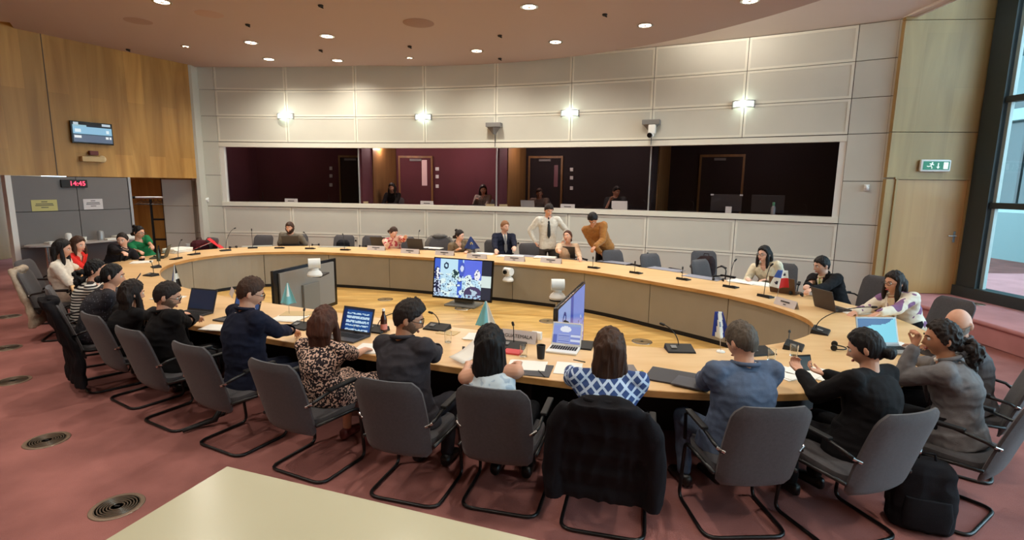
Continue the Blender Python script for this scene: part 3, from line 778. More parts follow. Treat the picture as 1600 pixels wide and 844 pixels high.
p = lwpt(114.5, 287)
e = empty('digital_clock', p+Vector((nl.x, nl.y, 0))*.03, lrz, 'black digital clock with red digits reading 14:45 on the grey entry box', 'clock')
MB().box((0, 0, 0), (.46, .05, .16), bev=.008).build('clock_case', M['black'], e)
text_obj('digits', '14:45', .13, mat('red_digits', (255, 60, 90), .5, emit=3), e, (.05, -.028, 0))
for u, v, c, lb in ((69, 321, (190, 182, 120), 'yellowish paper notice taped to the grey entry box'), (145, 319, (205, 200, 200), 'white paper notice taped to the grey entry box')):
    p = lwpt(u, v); e = empty('paper_notice', p+Vector((nl.x, nl.y, 0))*.018, lrz, lb, 'notice')
    ww_ = .42 if u == 69 else .36
    MB().box((0, 0, 0), (ww_, .004, .22)).build('sheet', mat('notice_%d' % u, c, .8), e)
    tx = MB()
    for i, (z, l_) in enumerate(((.07, .1), (.03, .28), (0, .3), (-.04, .12))):
        tx.box((0, -.003, z), (l_*ww_/.42, .001, .014))
    tx.build('printed_lines', M['darkgrey'], e)
# switch by the entry box
p = at(203, 305, 1.9); 
# exit sign over the door
c = rw(.62)+rn*.03
def rwpt(u, v):
    d = ray(u, v); n3 = Vector((rn.x, rn.y, 0)); q = Vector((RW0.x, RW0.y, 0)); t = (q-O).dot(n3)/d.dot(n3); return O+d*t
p = rwpt(1459, 259); e = empty('exit_sign', p+Vector((rn.x, rn.y, 0))*.03, math.atan2(rd.y, rd.x), 'green emergency exit sign with running figure, arrow and door above the timber door', 'sign')
MB().box((0, 0, 0), (.50, .06, .21), bev=.03).build('sign_case', M['whiteplastic'], e, smooth=40)
MB().box((0, -.033, 0), (.43, .004, .145)).build('sign_face', mat('exit_green', (0, 120, 82), .4, emit=.18), e)
ic = MB(); wm = mat('exit_white', (235, 245, 238), .4, emit=.5)
ic.box((.155, -.037, 0), (.075, .003, .115))
ic.box((.03, -.037, .01), (.016, .003, .07)); ic.add([(0, -.037, -.02), (.06, -.037, -.02), (.03, -.037, -.055)], [(0, 1, 2)])
ic.cyl((-.07, -.035, .045), (-.07, -.039, .045), .013, n=12)
for a_, b_ in (((-.075, .03), (-.095, -.005)), ((-.095, -.005), (-.07, -.03)), ((-.07, -.03), (-.075, -.055)), ((-.095, -.005), (-.13, -.02)), ((-.13, -.02), (-.155, -.01)), ((-.078, .025), (-.045, .01)), ((-.078, .025), (-.115, .03))):
    ic.tube([(a_[0], -.037, a_[1]), (b_[0], -.037, b_[1])], .008, 6)
ic.build('running_figure_and_arrow', wm, e)
# ------------------------------------------------------------------ conference table
tb = empty('conference_table', (_c.x, _c.y, 0), 0, 'huge oval ring conference table in pale beech with grey inner panels', 'table')
def rel(P): return [p-_c for p in P]
TT = MB(); ring(TT, rel(off(-.015)), rel(OUT), .715, .74, 0)
TT.build('tabletop', M['desk'], tb)
TE = MB(); ring(TE, rel(off(-.02)), rel(off(-.005)), .69, .7385, 0); 
O2 = [OUT[i]+(OUT[i]-IN[i]).normalized()*.012 for i in range(NI)]
ring(TE, rel(OUT), rel(O2), .69, .7385, 0)
TE.build('edge_band', M['desk_edge'], tb)
TI = MB(); ring(TI, rel(off(.0)), rel([OUT[i]-(OUT[i]-IN[i]).normalized()*.02 for i in range(NI)]), .688, .716, 0); TI.build('underside', M['black'], tb)
# inner fascia panels with seams
seg_px = [(253, 460), (296, 408), (333, 400), (418, 395), (614, 402), (777, 412), (894, 421), (1027, 445), (1161, 469), (1235, 492)]
L_tot = [0]
for i in range(NI): L_tot.append(L_tot[-1]+(IN[(i+1) % NI]-IN[i]).length)
npan = 18; cuts = set()
j = 0
for i in range(NI):
    if L_tot[i] >= j*L_tot[-1]/npan: cuts.add(i); j += 1
fa = MB(); A_ = rel(off(.012)); B_ = rel(off(.04))
for i in range(NI):
    k = (i+1) % NI; d_ = (A_[k]-A_[i]); a = A_[i].copy(); b = A_[k].copy(); a2 = B_[i].copy(); b2 = B_[k].copy()
    if i in cuts: sh = d_.normalized()*.012; a += sh; a2 += sh
    vs = [(*a, .065), (*b, .065), (*b, .688), (*a, .688), (*a2, .065), (*b2, .065), (*b2, .688), (*a2, .688)]
    fa.add(vs, [(0, 1, 2, 3), (5, 4, 7, 6), (0, 4, 5, 1), (3, 2, 6, 7), (0, 3, 7, 4), (1, 5, 6, 2)])
fa.build('inner_panel', M['fascia'], tb)
bk = MB(); ring(bk, rel(off(.041)), rel(off(.08)), .0, .688, 0); bk.build('back_panel', M['black'], tb)
sk = MB(); ring(sk, rel(off(.02)), rel(off(.041)), .0, .064, 0); sk.build('plinth', M['black'], tb)
for i in range(0, NI, NI//14):
    m_ = MB(); a = IN[i]-_c; b = OUT[i]-_c; c = a.lerp(b, .45); d_ = (b-a); m_.box((c.x, c.y, .345), (d_.length*.6, .04, .68), Rz(math.atan2(d_.y, d_.x))); m_.build('support_panel', M['black'], tb)
# foreground table
P0, P1, P2 = at(355, 729), at(165, 844), at(840, 844)
dA = (P1-P0).normalized(); dB = (P2-P0).normalized()
ft = empty('foreground_table', (P0.x, P0.y, 0), 0, 'glossy off white table corner nearest to the camera', 'table')
a = dA*1.3; b = dB*2.3
poly = [(0, 0), (a.x, a.y), (a.x+b.x, a.y+b.y), (b.x, b.y)]
MB().prism(poly, .712, .74).build('tabletop', M['fgtable'], ft)
mm_ = [Vector(p_) for p_ in poly]; cc = sum(mm_, Vector((0, 0)))/4
MB().prism([tuple(p_+(p_-cc).normalized()*.004) for p_ in mm_], .717, .735).build('edge_band', mat('fg_edge', (214, 206, 180), .4), ft)
for p_ in mm_:
    q = p_.lerp(cc, .12); MB().cyl((q.x, q.y, 0), (q.x, q.y, .712), .025).build('leg', M['steel'], ft, smooth=40)
# ------------------------------------------------------------------ floor boxes
def floor_disc(x, y, z, r, label, cat, m1, m2, group):
    e = empty('floor_grille', (x, y, z), 0, label, cat, group)
    MB().lathe([(r-.02, .002), (r, .006), (r+.012, .004), (r+.015, 0)], n=40).build('rim', m2, e, smooth=40)
    g = MB(); g.lathe([(.001, .001), (r-.02, .001)], n=40, mi=0)
    for k in range(6):
        q = r*(.25+.12*k); g.lathe([(q, .002), (q+.002, .006), (q+.008, .006), (q+.010, .002)], n=36, mi=1)
    g.box((0, 0, .004), (r*.22, r*.1, .006), mi=0)
    g.build('grille', [M['black'], m1], e)
grl = mat('grille_bronze', (120, 106, 92), .35, .6); rimm = mat('grille_rim', (150, 130, 112), .35, .5)
for (u, v), lb in zip(((183, 790), (73, 687), (20, 594), (10, 543), (14, 494)), ('nearest, beside the glossy white table', 'second nearest, on the open carpet at left', 'third, at the left edge of the picture', 'fourth, at the left edge behind the third', 'farthest, by the beige coat on the chair')):
    p = at(u, v, 0); floor_disc(p.x, p.y, -.008, .145, 'round ringed metal floor grille in the carpet, '+lb, 'floor grille', grl, rimm, 'round floor grilles in the carpet')
for (u, v), lb in zip(((602, 468), (723, 482), (856, 502), (1003, 534)), ('leftmost, behind the hanging monitor backs', 'below the middle screen', 'left of the tilted screen', 'nearest, behind the woman in blue check')):
    p = at(u, v, .006); floor_disc(p.x, p.y, .007, .13, 'round floor box in the parquet, '+lb, 'floor box', mat('box_wood', (150, 126, 88), .4), M['steel'], 'round floor boxes in the parquet')
p = at(1524, 475, .31); floor_disc(p.x, p.y, .311, .12, 'round dark floor grille on the pink platform by the window', 'floor grille', grl, rimm, None)
p = at(68, 443, 0); MB().box((0, 0, .0), (.3, .1, .03), bev=.01).build('door_stop', M['black'], loc=(p.x, p.y, .006), rz=.4, label='short black door stop on the pink lobby carpet', cat='door stop')
# ------------------------------------------------------------------ cantilever armchairs
def make_chair():
    e = empty('conference_chair')
    r = .0125
    hw = .265
    # continuous black steel sled: rear crossbar, runners, front uprights bending back under the seat
    pts = []
    def fil(p, a, b, rr=.06, n=4):
        p, a, b = Vector(p), Vector(a), Vector(b); p0 = p+(a-p).normalized()*rr; p1 = p+(b-p).normalized()*rr
        return [(p0*(1-t)**2+p*2*t*(1-t)+p1*t*t) for t in [i/n for i in range(n+1)]]
    z0 = r-.009
    def side(s):
        A = Vector((0, -.2, z0)); B = Vector((s*hw, -.2, z0)); C = Vector((s*hw, .27, z0)); D = Vector((s*hw*.98, .23, .43)); E_ = Vector((s*hw*.98, -.22, .46))
        return [A*1]+fil(B, A, C, .09)+fil(C, B, D, .06)+fil(D, C, E_, .06)+[E_]
    l_ = side(-1); rr_ = side(1)
    MB().tube(l_[::-1]+rr_[1:], r, 10).build('sled_frame', M['frame_metal'], e, smooth=True)
    # seat cushion
    s_ = MB(); X, Y = Vector((1, 0, 0)), Vector((0, 1, 0))
    secs = []
    for t, w_, y0 in ((.425, .21, .2), (.432, .245, .235), (.46, .25, .24), (.485, .245, .235), (.495, .22, .21)):
        secs.append(((0, .03, t), X, Y, w_, y0))
    s_.loft(secs, 32, p=5); s_.build('seat', M['chairfab'], e, smooth=50)
    # back: padded shell, slight curve, rounded top corners
    bk_ = MB(); nx, nz = 12, 16; vs = []
    ZB_, ZT_ = .365, .945
    def bp(ix, iz, side):
        u_ = ix/nx*2-1; t = iz/nz
        z = ZB_+(ZT_-ZB_)*t
        w_ = .235+.012*math.sin(t*PI)-(.0)
        if t > .86: w_ -= .055*((t-.86)/.14)**2.2
        if t < .1: w_ -= .035*((.1-t)/.1)**2
        y = -.215-.14*t-.03*t*t
        cur = .025*(u_*u_)                     # wraps forward at the sides
        th = .024*(1-abs(u_)**6)*(1-abs(2*t-1)**10)+.008
        y += cur+(th if side > 0 else -th)
        return Vector((u_*w_, y, z))
    for side in (1, -1):
        for iz in range(nz+1):
            for ix in range(nx+1): vs.append(bp(ix, iz, side))
    fs = []; K = (nx+1)*(nz+1)
    for iz in range(nz):
        for ix in range(nx):
            a = iz*(nx+1)+ix; fs += [(a, a+1, a+nx+2, a+nx+1), (K+a+nx+1, K+a+nx+2, K+a+1, K+a)]
    for ix in range(nx):
        a = ix; b = nz*(nx+1)+ix; fs += [(a+1, a, K+a, K+a+1), (b, b+1, K+b+1, K+b)]
    for iz in range(nz):
        a = iz*(nx+1); b = a+nx; fs += [(a, a+nx+1, K+a+nx+1, K+a), (b+nx+1, b, K+b, K+b+nx+1)]
    bk_.add(vs, fs); bk_.build('backrest', M['chairfab'], e, smooth=60)
    for s in (-1, 1):
        a = MB(); a.tube([(s*.245, -.27, .62), (s*.275, -.22, .655), (s*.28, -.05, .685), (s*.28, .16, .675), (s*.275, .22, .64), (s*.262, .24, .45)], [.012]*6, 8)
        ao = a.build('armrest', M['frame_metal'], e, smooth=True)
        pd = MB(); pd.box((s*.282, .03, .692), (.045, .28, .022), bev=.009); pd.build('arm_pad', M['black'], ao)
        st = MB(); st.cyl((s*.225, -.275, .62), (s*.268, -.25, .64), .011, n=10); st.build('connector', M['steel'], ao, smooth=40)
    return e
CH0 = make_chair()
used = [False]
def chair(x, y, deg, label, group='grey upholstered conference chairs round the oval table', far=False):
    if not used[0]: c = CH0; used[0] = True; c['label'] = label; c['category'] = 'chair'; c['group'] = group
    else: c = copy_tree(CH0, label=label, cat='chair', group=group)
    c.location = (x, y, 0); c.rotation_euler = (0, 0, math.radians(deg)); return c
CP = {'c6': (-.03, 3.44, -14), 'c5': (-.69, 3.54, -16), 'c4': (-1.52, 3.84, -25), 'c3': (-2.30, 4.21, -27), 'c2': (-3.05, 4.62, -29), 'c1': (-3.72, 5.08, -32), 'c0': (-4.36, 5.46, -42),
      'c7': (.63, 3.22, -14), 'c8': (1.49, 3.22, 3), 'c9': (2.16, 3.16, 17), 'c10': (3.02, 3.36, 34), 'c11': (3.62, 3.98, 50),
      'm1': (-5.05, 6.2, -50), 'm2': (-6.28, 7.2, -64)}
CL = {'c0': 'grey chair at left draped with a long black coat', 'c1': 'grey chair behind the woman with long dark hair', 'c2': 'grey chair behind the man in black with glasses', 'c3': 'grey chair behind the man in the navy suit',
      'c4': 'grey chair behind the woman in the patterned dress', 'c5': 'grey chair behind the man in dark suit looking right', 'c6': 'grey chair behind the woman in the pale sleeveless top', 'c7': 'chair behind the blue checked blouse, covered by a black coat',
      'c8': 'grey chair behind the man in the blue grey jacket', 'c9': 'grey chair behind the woman all in black', 'c10': 'grey chair of the woman in grey blazer, seen from its side', 'c11': 'grey chair of the bald man, cut by the right edge',
      'm1': 'grey chair behind the woman in the striped top', 'm2': 'grey chair of the woman in white blouse, draped with a beige jacket'}
for k in CP: chair(*CP[k], CL[k])
FARC = [(-5.84, 11.95, 172, 'empty grey chair left of the bearded man'), (-5.1, 12.2, 180, 'grey chair the bearded man sits on'), (-3.98, 12.2, 183, 'empty grey chair right of the bearded man, with dark bag'), (-3.25, 12.1, 187, 'grey chair left of the leaning woman in pink'),
        (-2.45, 11.95, 190, 'grey chair the leaning woman in pink sits on'), (-1.6, 11.85, 194, 'grey chair covered by a crumpled grey jacket'), (-1.0, 11.6, 196, 'grey chair behind the woman with the blue flag'), (-.3, 11.5, 197, 'grey chair the young man in dark suit sits on'),
        (.48, 10.98, 200, 'empty grey chair between the young man and the woman in beige'), (1.2, 10.7, 203, 'grey chair the woman in beige sits on'), (2.1, 9.92, 207, 'empty grey chair right of the man in brown sweater'), (2.72, 9.45, 210, 'second empty grey chair right of the man in brown'),
        (3.42, 8.72, 215, 'third empty grey chair right of the man in brown, in front of another'), (3.72, 9.95, 175, 'grey chair set back by the wall with a dark bag on it'), (4.32, 8.42, 150, 'grey chair behind the woman in white with glasses'),
        (4.98, 7.30, 118, 'grey chair behind the man with green tie'), (4.78, 5.92, 100, 'grey chair behind the woman in the flowered jacket'), (-6.75, 11.25, 150, 'burgundy and grey chair with a red folder at the left corner'),
        (-7.3, 10.3, 225-90, 'grey chair of the woman in the green top'), (-7.45, 9.1, 262-360+180-80, 'grey chair of the woman in the dark denim jacket'), (-7.1, 8.05, -75, 'grey chair of the woman in the red top')]
for x, y, d, lb in FARC:
    if 'denim' in lb: d = -95
    if 'green' in lb and x < 0: d = -115
    chair(x, y, d, lb)
# ------------------------------------------------------------------ people
def remeshed(mb, name, m, parent, vox, wrinkle=0, seed=0, smooth=2, label=None, keep=None, solid=0, wscale=9, stretch=(1, 1, 1)):
    """union of the collected shapes as one continuous skin"""
    me = bpy.data.meshes.new(name+'_src'); me.from_pydata(mb.v, [], mb.f)
    o = bpy.data.objects.new(name+'_src', me); COL.objects.link(o)
    r = o.modifiers.new('r', 'REMESH'); r.mode = 'VOXEL'; r.voxel_size = vox; r.adaptivity = 0
    if smooth:
        s_ = o.modifiers.new('s', 'SMOOTH'); s_.factor = .5; s_.iterations = smooth
    dg = bpy.context.evaluated_depsgraph_get()
    me2 = bpy.data.meshes.new_from_object(o.evaluated_get(dg)); me2.name = name
    bpy.data.objects.remove(o); bpy.data.meshes.remove(me)
    if wrinkle:
        n_ = len(me2.vertices); co = [0.]*(3*n_); no = [0.]*(3*n_)
        me2.vertices.foreach_get('co', co); me2.vertices.foreach_get('normal', no)
        for i in range(n_):
            p = Vector((co[3*i]*stretch[0]*wscale+seed, co[3*i+1]*stretch[1]*wscale, co[3*i+2]*stretch[2]*wscale))
            d_ = (.5-abs(noise.noise(p)))*2-.6+.4*noise.noise(p*2.3)
            d_ *= wrinkle
            for k in range(3): co[3*i+k] += no[3*i+k]*d_
        me2.vertices.foreach_set('co', co)
    if keep:
        bm = bmesh.new(); bm.from_mesh(me2)
        bmesh.ops.delete(bm, geom=[f for f in bm.faces if not keep(f.calc_center_median())], context='FACES')
        bm.to_mesh(me2); bm.free()
    me2.materials.clear(); me2.materials.append(m); me2.shade_smooth()
    ob = bpy.data.objects.new(name, me2); COL.objects.link(ob); ob.parent = parent
    if solid:
        sm_ = ob.modifiers.new('thickness', 'SOLIDIFY'); sm_.thickness = solid; sm_.offset = -1
    if label: ob['label'] = label
    return ob
SKIN = {'light': (214, 160, 132), 'pale': (226, 178, 154), 'tan': (190, 134, 102), 'brown': (160, 108, 80)}
def skin(k): return mat('skin_'+k, SKIN[k], .5, noise=(.06, 14))
def hairmat(k):
    c = {'black': (20, 17, 18), 'dark': (34, 25, 22), 'brown': (62, 40, 28), 'redbrown': (74, 42, 30), 'grey': (84, 74, 64), 'fair': (134, 92, 60)}[k]
    return mat('hair_'+k, c, .58, spec=.3, noise=(.35, 30, (1, 1, .15)), bump=(.6, 90, (1, 1, .08)))
def head_r(d):
    """radius of the head along unit direction d (front +Y, right +X)"""
    x, y, z = d
    ax, ay, az = .076, .094, .116
    if z < 0:
        t = -z
        ax *= 1-.30*t**1.6
        ay *= (1-.04*t) if y > 0 else 1-.28*t
    r = 1/math.sqrt((x/ax)**2+(y/ay)**2+(z/az)**2)
    return r
def head_pt(d):
    p = Vector(d)*head_r(d)
    if p.y > 0:
        X, Z = p.x, p.z
        g = lambda cx, cz, sx, sz: math.exp(-((X-cx)/sx)**2-((Z-cz)/sz)**2)
        k = min(1, p.y/.04)
        dy = .026*g(0, -.030, .011, .013)+.014*g(0, -.008, .008, .020)            # nose
        dy += -.011*(g(.031, .006, .016, .012)+g(-.031, .006, .016, .012))        # eye sockets
        dy += .006*(g(.028, .027, .022, .007)+g(-.028, .027, .022, .007))         # brows
        dy += .008*g(0, -.064, .020, .009)+.009*g(0, -.098, .022, .013)           # lips, chin
        dy += .004*(g(.042, -.030, .018, .02)+g(-.042, -.030, .018, .02))
        dy += -.004*g(0, -.082, .02, .006)
        p.y += dy*k
    return p
def sphere_dirs(nu=40, nv=30):
    D = []
    for i in range(nv+1):
        el = PI/2-PI*i/nv
        for j in range(nu):
            a = 2*PI*j/nu; D.append(Vector((math.sin(a)*math.cos(el), math.cos(a)*math.cos(el), math.sin(el))))
    F = [(i*nu+j, (i+1)*nu+j, (i+1)*nu+(j+1) % nu, i*nu+(j+1) % nu) for i in range(nv) for j in range(nu)]
    return D, F
HD, HF = sphere_dirs()
def ik(S_, W_, la, lb, pole):
    d = W_-S_; L_ = d.length; mx_ = (la+lb)*.985
    if L_ > mx_: W_ = S_+d*(mx_/L_); d = W_-S_; L_ = mx_
    L_ = max(L_, .12)
    a = (la*la-lb*lb+L_*L_)/(2*L_); h = math.sqrt(max(la*la-a*a, 1e-6)); u_ = d.normalized()
    pl_ = pole-u_*pole.dot(u_)
    pl_ = pl_.normalized() if pl_.length > 1e-4 else u_.orthogonal().normalized()
    return S_+u_*a+pl_*h, W_
def add_hand(mb, wrist, d, n, side, curl=.5, sc_=1., spread=1.):
    """palm, four bent fingers of different length, thumb from the side of the palm; n = palm normal, side = +1 right hand"""
    d = d.normalized(); n = (n-d*n.dot(d)).normalized(); t = d.cross(n)*side        # t points to the thumb side
    def W(a, b, c): return wrist+(d*a+t*b+n*c)*sc_
    mb.loft([(W(-.01, 0, 0), t, n, .026*sc_, .020*sc_), (W(.03, 0, 0), t, n, .036*sc_, .016*sc_), (W(.07, 0, .002), t, n, .041*sc_, .014*sc_), (W(.092, 0, .003), t, n, .038*sc_, .011*sc_)], 16)
    for b, l_, q in ((.029, .074, .95), (.010, .083, 1.), (-.010, .077, 1.05), (-.029, .060, 1.1)):
        p = W(.086, b*spread, .003); ang = 0; dirn = d; r0 = .0088*sc_
        for k, f_ in enumerate((.45, .3, .25)):
            ang += curl*q*(.75 if k == 0 else 1.)
            dd = (d*math.cos(ang)+n*math.sin(ang)+t*(b*1.5*(spread-.4))).normalized()
            p2 = p+dd*l_*f_*sc_; mb.capsule(p, p2, r0, r0*.9, 8); p = p2; r0 *= .9
    p = W(.02, .028, .004); d1 = (d*.72+t*.62+n*.35).normalized(); p2 = p+d1*.042*sc_; mb.capsule(p, p2, .0135*sc_, .0105*sc_, 8)
    d2_ = (d*.9+t*.15+n*(.3+.4*curl)).normalized(); mb.capsule(p2, p2+d2_*.030*sc_, .0102*sc_, .0085*sc_, 8)
def xr(u, v, Y):                          # plan point on the view ray at depth Y
    d = ray(u, v); t = Y/d.y; return Vector((d.x*t, Y, CAM_H+d.z*t))
def person(label, pos, yaw, head=None, look=0, pitch=.15, tilt=0, female=False, sk='light', hair=('short', 'dark'), top=None, bottom=None, seat=True,
           hands=None, near=True, sleeve=1.0, curl=(.5, .5), ph=None, glasses=False, beard=None, fit=1.0, neck='v', extra=(), lean=None, zhead=None, group=None, floor=0, feet=None, scale=1.0, elbow=(None, None), shoe=(22, 20, 20), palm=(None, None), lowtwist=0, headtop_z=None):
    """pos: pelvis on the floor plan, yaw: where the body faces (deg, counter-clockwise from +Y),
    head: photo pixel of the crown or a world point, look: where the face looks (deg, same frame)"""
    ya = math.radians(yaw)
    E_ = empty('person', (pos[0], pos[1], floor), ya, label, 'person', group)
    Ri = Rz(-ya); base = Vector((pos[0], pos[1], floor))
    def loc(P): return Ri @ (Vector(P)-base)
    ph = ph if ph is not None else (.565 if seat else .94*scale)
    tl = (.50 if female else .54)*scale
    pel = Vector((0, 0, ph))
    hh = .285*scale
    if head is not None:
        if len(head) == 2:                        # crown on the view ray; the pelvis follows if the lean gets too deep
            best = None
            for i in range(24):
                zt = ph+tl+hh+.0-i*.010; q = loc(at(head[0], head[1], zt)); dx_, dy_ = q.x, q.y-.07
                c_ = math.hypot(dx_, dy_)+i*.016
                if best is None or c_ < best[0]: best = (c_, q)
            ht = best[1]
            hx = Vector((ht.x, ht.y-.07, 0)); lim = .17 if seat else .10
            if hx.length > lim:
                sh_ = hx*(1-lim/hx.length); base += Rz(ya) @ sh_; ht = ht-sh_
                E_.location = base
        else: ht = loc(head)
    else:
        ln = lean if lean is not None else (0.05, .08)
        ht = pel+Vector((ln[0], ln[1], tl+hh-.02))
    la_ = math.radians(look)-ya
    RH = Rz(la_) @ Matrix.Rotation(-pitch, 3, 'X') @ Matrix.Rotation(tilt, 3, 'Y')
    hs = (1.07 if not female else 1.04)*scale
    hc = ht-RH @ Vector((0, 0, .116*hs))
    nb = hc-Vector((0, 0, .136*hs))-RH@Vector((0, .035, 0))*.9
    dv = nb-pel
    if dv.length > tl*1.12: nb = pel+dv*(tl*1.12/dv.length)
    bow = Vector((0, -.03, 0))+pel.lerp(nb, .5); 
    def spine(t): return pel*(1-t)**2+bow*2*t*(1-t)+nb*t*t if False else pel.lerp(nb, t)+Vector((0, -.045*math.sin(PI*t)*(1 if seat else .3), 0))
    upv = dv.normalized()
    tw = max(-.5, min(.5, la_*.25))*(0 if lowtwist is None else 1)+lowtwist
    def ax(t):
        X = Rz(tw*t) @ Vector((1, 0, 0)); X = (X-upv*X.dot(upv)).normalized(); return X, upv.cross(X)
    shw = (.172 if female else .195)*scale*fit
    X1, Y1 = ax(1.0)
    shc = spine(.90)
    SH = {1: shc+X1*shw, -1: shc-X1*shw}
    def torso(mb, g=0., t0=-.2, t1=1.0, hipw=None):
        if female: S_ = [(-.22, .120, .095), (-.1, .168, .125), (0, .178, .128), (.2, .158, .112), (.38, .132, .10), (.55, .140, .118), (.72, .150, .115), (.86, .145, .09), (.96, .085, .065), (1.02, .05, .05)]
        else: S_ = [(-.22, .120, .10), (-.1, .165, .125), (0, .172, .13), (.2, .162, .122), (.38, .160, .118), (.55, .172, .124), (.72, .182, .122), (.86, .17, .095), (.96, .10, .07), (1.02, .055, .055)]
        secs = []
        for t, rx, ry in S_:
            if t < t0-.001 or t > t1+.001: continue
            X, Y = ax(max(t, 0)); secs.append((spine(t) if t > 0 else pel+upv*tl*t, X, Y, rx*fit*scale+g, ry*fit*scale+g))
        mb.loft(secs, 26, p=2.3)
    # arms
    ual, fal = (.265 if female else .29)*scale, (.235 if female else .26)*scale
    arms = {}
    hands = hands or {}
    for s in (1, -1):
        tgt = hands.get(s)
        if tgt is None: T = Vector((s*.2, .3, .72 if seat else .8))
        elif len(tgt) == 2 : T = loc(at(tgt[0], tgt[1], .775))
        elif tgt[0] > 100: T = loc(at(*tgt))
        else: T = Vector(tgt)
        pole = Vector(elbow[0 if s == 1 else 1]) if elbow[0 if s == 1 else 1] else Vector((s*.42, -.30, -.9))
        el, wr = ik(SH[s], T, ual, fal, pole); arms[s] = (SH[s], el, wr)
    # legs
    legs = {}
    for s in (1, -1):
        hp = pel+Vector((s*.088*scale, .0, -.02))
        if seat:
            kn = hp+Vector((s*.05, .42*scale, -.03)); kn.z = .50-floor*0 if ph < .7 else kn.z
            kn.z = ph-.05
            an = Vector((s*.12, kn.y-.04+(.0 if feet is None else feet.get(s, (0, 0))[1]), .085)); an.x += 0 if feet is None else feet.get(s, (0, 0))[0]
        else:
            an = Vector((s*.11, -.02+(.0 if feet is None else feet.get(s, (0, 0))[1]), .085)); kn = hp.lerp(an, .5)+Vector((s*.01, .03, 0))
        legs[s] = (hp, kn, an)
    # ---- body, one continuous skin
    b = MB(); torso(b, 0)
    b.capsule(spine(.96), hc-Vector((0, 0, .06))-RH@Vector((0, .02, 0)), .052*hs*(1 if female else 1.1), .05*hs*(1 if female else 1.1), 14)
    b.add([hc+RH@(head_pt(d)*hs) for d in HD], HF)
    for s in (1, -1):
        ec = hc+RH@(Vector((s*.077, -.008, -.002))*hs)
        b.ell(ec, (.011*hs, .020*hs, .032*hs), 12, R=RH @ Rz(s*.35))
        S_, e_, w_ = arms[s]
        b.capsule(spine(.95), S_, .045*scale, .05*scale); k_ = .85 if female else 1
        b.capsule(S_, e_, .049*scale*k_, .040*scale*k_); b.capsule(e_, w_, .040*scale*k_, .026*scale*k_)
        dh = (w_-e_).normalized(); pn = palm[0 if s == 1 else 1]; pn = Vector(pn) if pn else Vector((0, 0, -1))
        hd_ = (dh+Vector((0, 0, -.15 if pn.z < -.5 else 0))).normalized()
        add_hand(b, w_+dh*.012, hd_, pn, s, curl[0 if s == 1 else 1], .92 if female else 1.0)
        hp, kn, an = legs[s]
        b.capsule(hp, kn, .082*scale, .056*scale, 14); b.capsule(kn, an, .054*scale, .034*scale, 14)
        b.loft([(an+Vector((0, -.05, -.045)), Vector((1, 0, 0)), Vector((0, 0, 1)), .03, .035), (an+Vector((0, .0, -.03)), Vector((1, 0, 0)), Vector((0, 0, 1)), .036, .045), (an+Vector((0, .10, -.055)), Vector((1, 0, 0)), Vector((0, 0, 1)), .042, .024), (an+Vector((0, .15, -.062)), Vector((1, 0, 0)), Vector((0, 0, 1)), .03, .015)], 14)
    vox = .0062 if near else .0095
    remeshed(b, 'body', skin(sk), E_, vox, smooth=1)
    # ---- eyes, brows, lips
    for s in (1, -1):
        ey = MB(); c = hc+RH@(Vector((s*.031, .0775, .007))*hs); ey.ell(c, (.0125*hs,)*3, 12, mi=0)
        gd_ = RH@Vector((0, 1, 0)); ey.ell(c+gd_*.0085*hs, (.0056*hs,)*3, 10, mi=1)
        ey.build('eye', [mat('eye_white', (225, 218, 212), .3), mat('iris', (40, 26, 20), .2)], E_, smooth=True)
        br = MB(); br.tube([hc+RH@(Vector((s*x, y, z))*hs) for x, y, z in ((.014, .0945, .026), (.030, .092, .031), (.046, .080, .027))], .0035, 6)
        br.build('eyebrow', hairmat(hair[1]), E_, smooth=True)
    lp = MB(); lp.ell(hc+RH@(Vector((0, .0885, -.064))*hs), (.023*hs, .009*hs, .0075*hs), 14, R=RH)
    lp.build('lips', mat('lips_f' if female else 'lips_m', (158, 66, 66) if female else (170, 104, 92), .45), E_, smooth=True)
    if glasses:
        g = MB()
        for s in (1, -1):
            g.tube([hc+RH@(Vector((s*.033+.025*math.cos(a), .104-.10*abs(s*.033+.025*math.cos(a))**1.3, .004+.018*math.sin(a)))*hs) for a in [i*PI/7 for i in range(14)]], .0022, 6, closed=True)
            g.tube([hc+RH@(Vector((s*x, y, z))*hs) for x, y, z in ((.058, .097, .008), (.078, .06, .010), (.083, .0, .010))], .0022, 6)
        g.tube([hc+RH@(Vector((x, .105, .008))*hs) for x in (-.009, 0, .009)], .0022, 6)
        g.build('glasses', M['black'], E_, smooth=True)
    # ---- beard
    if beard:
        bd = MB(); vs = []
        for d in HD:
            p = head_pt(d); t = 0
            if p.z < -.035+.045*max(0, min(1, (abs(p.x)-.045)/.03)) and p.y > -.02:
                t = .0035 if beard != 'full' else .018
                if abs(p.x) < .018 and -.075 < p.z < -.052: t = -.004
                if p.z > -.05 and abs(p.x) < .016: t = -.004
            else: t = -.012
            vs.append(hc+RH@((p+Vector(d)*t)*hs))
        bd.add(vs, HF); bd.build('beard', (mat('stubble_brown', (122, 90, 70), .7, noise=(.3, 60)) if hair[0] != 'bald' else mat('stubble_grey', (150, 138, 128), .7, noise=(.3, 60))) if beard == 'stubble' else hairmat(hair[1]), E_, smooth=True)
    # ---- hair
    st, hcname = hair[0], hair[1]
    hm = hairmat(hcname)
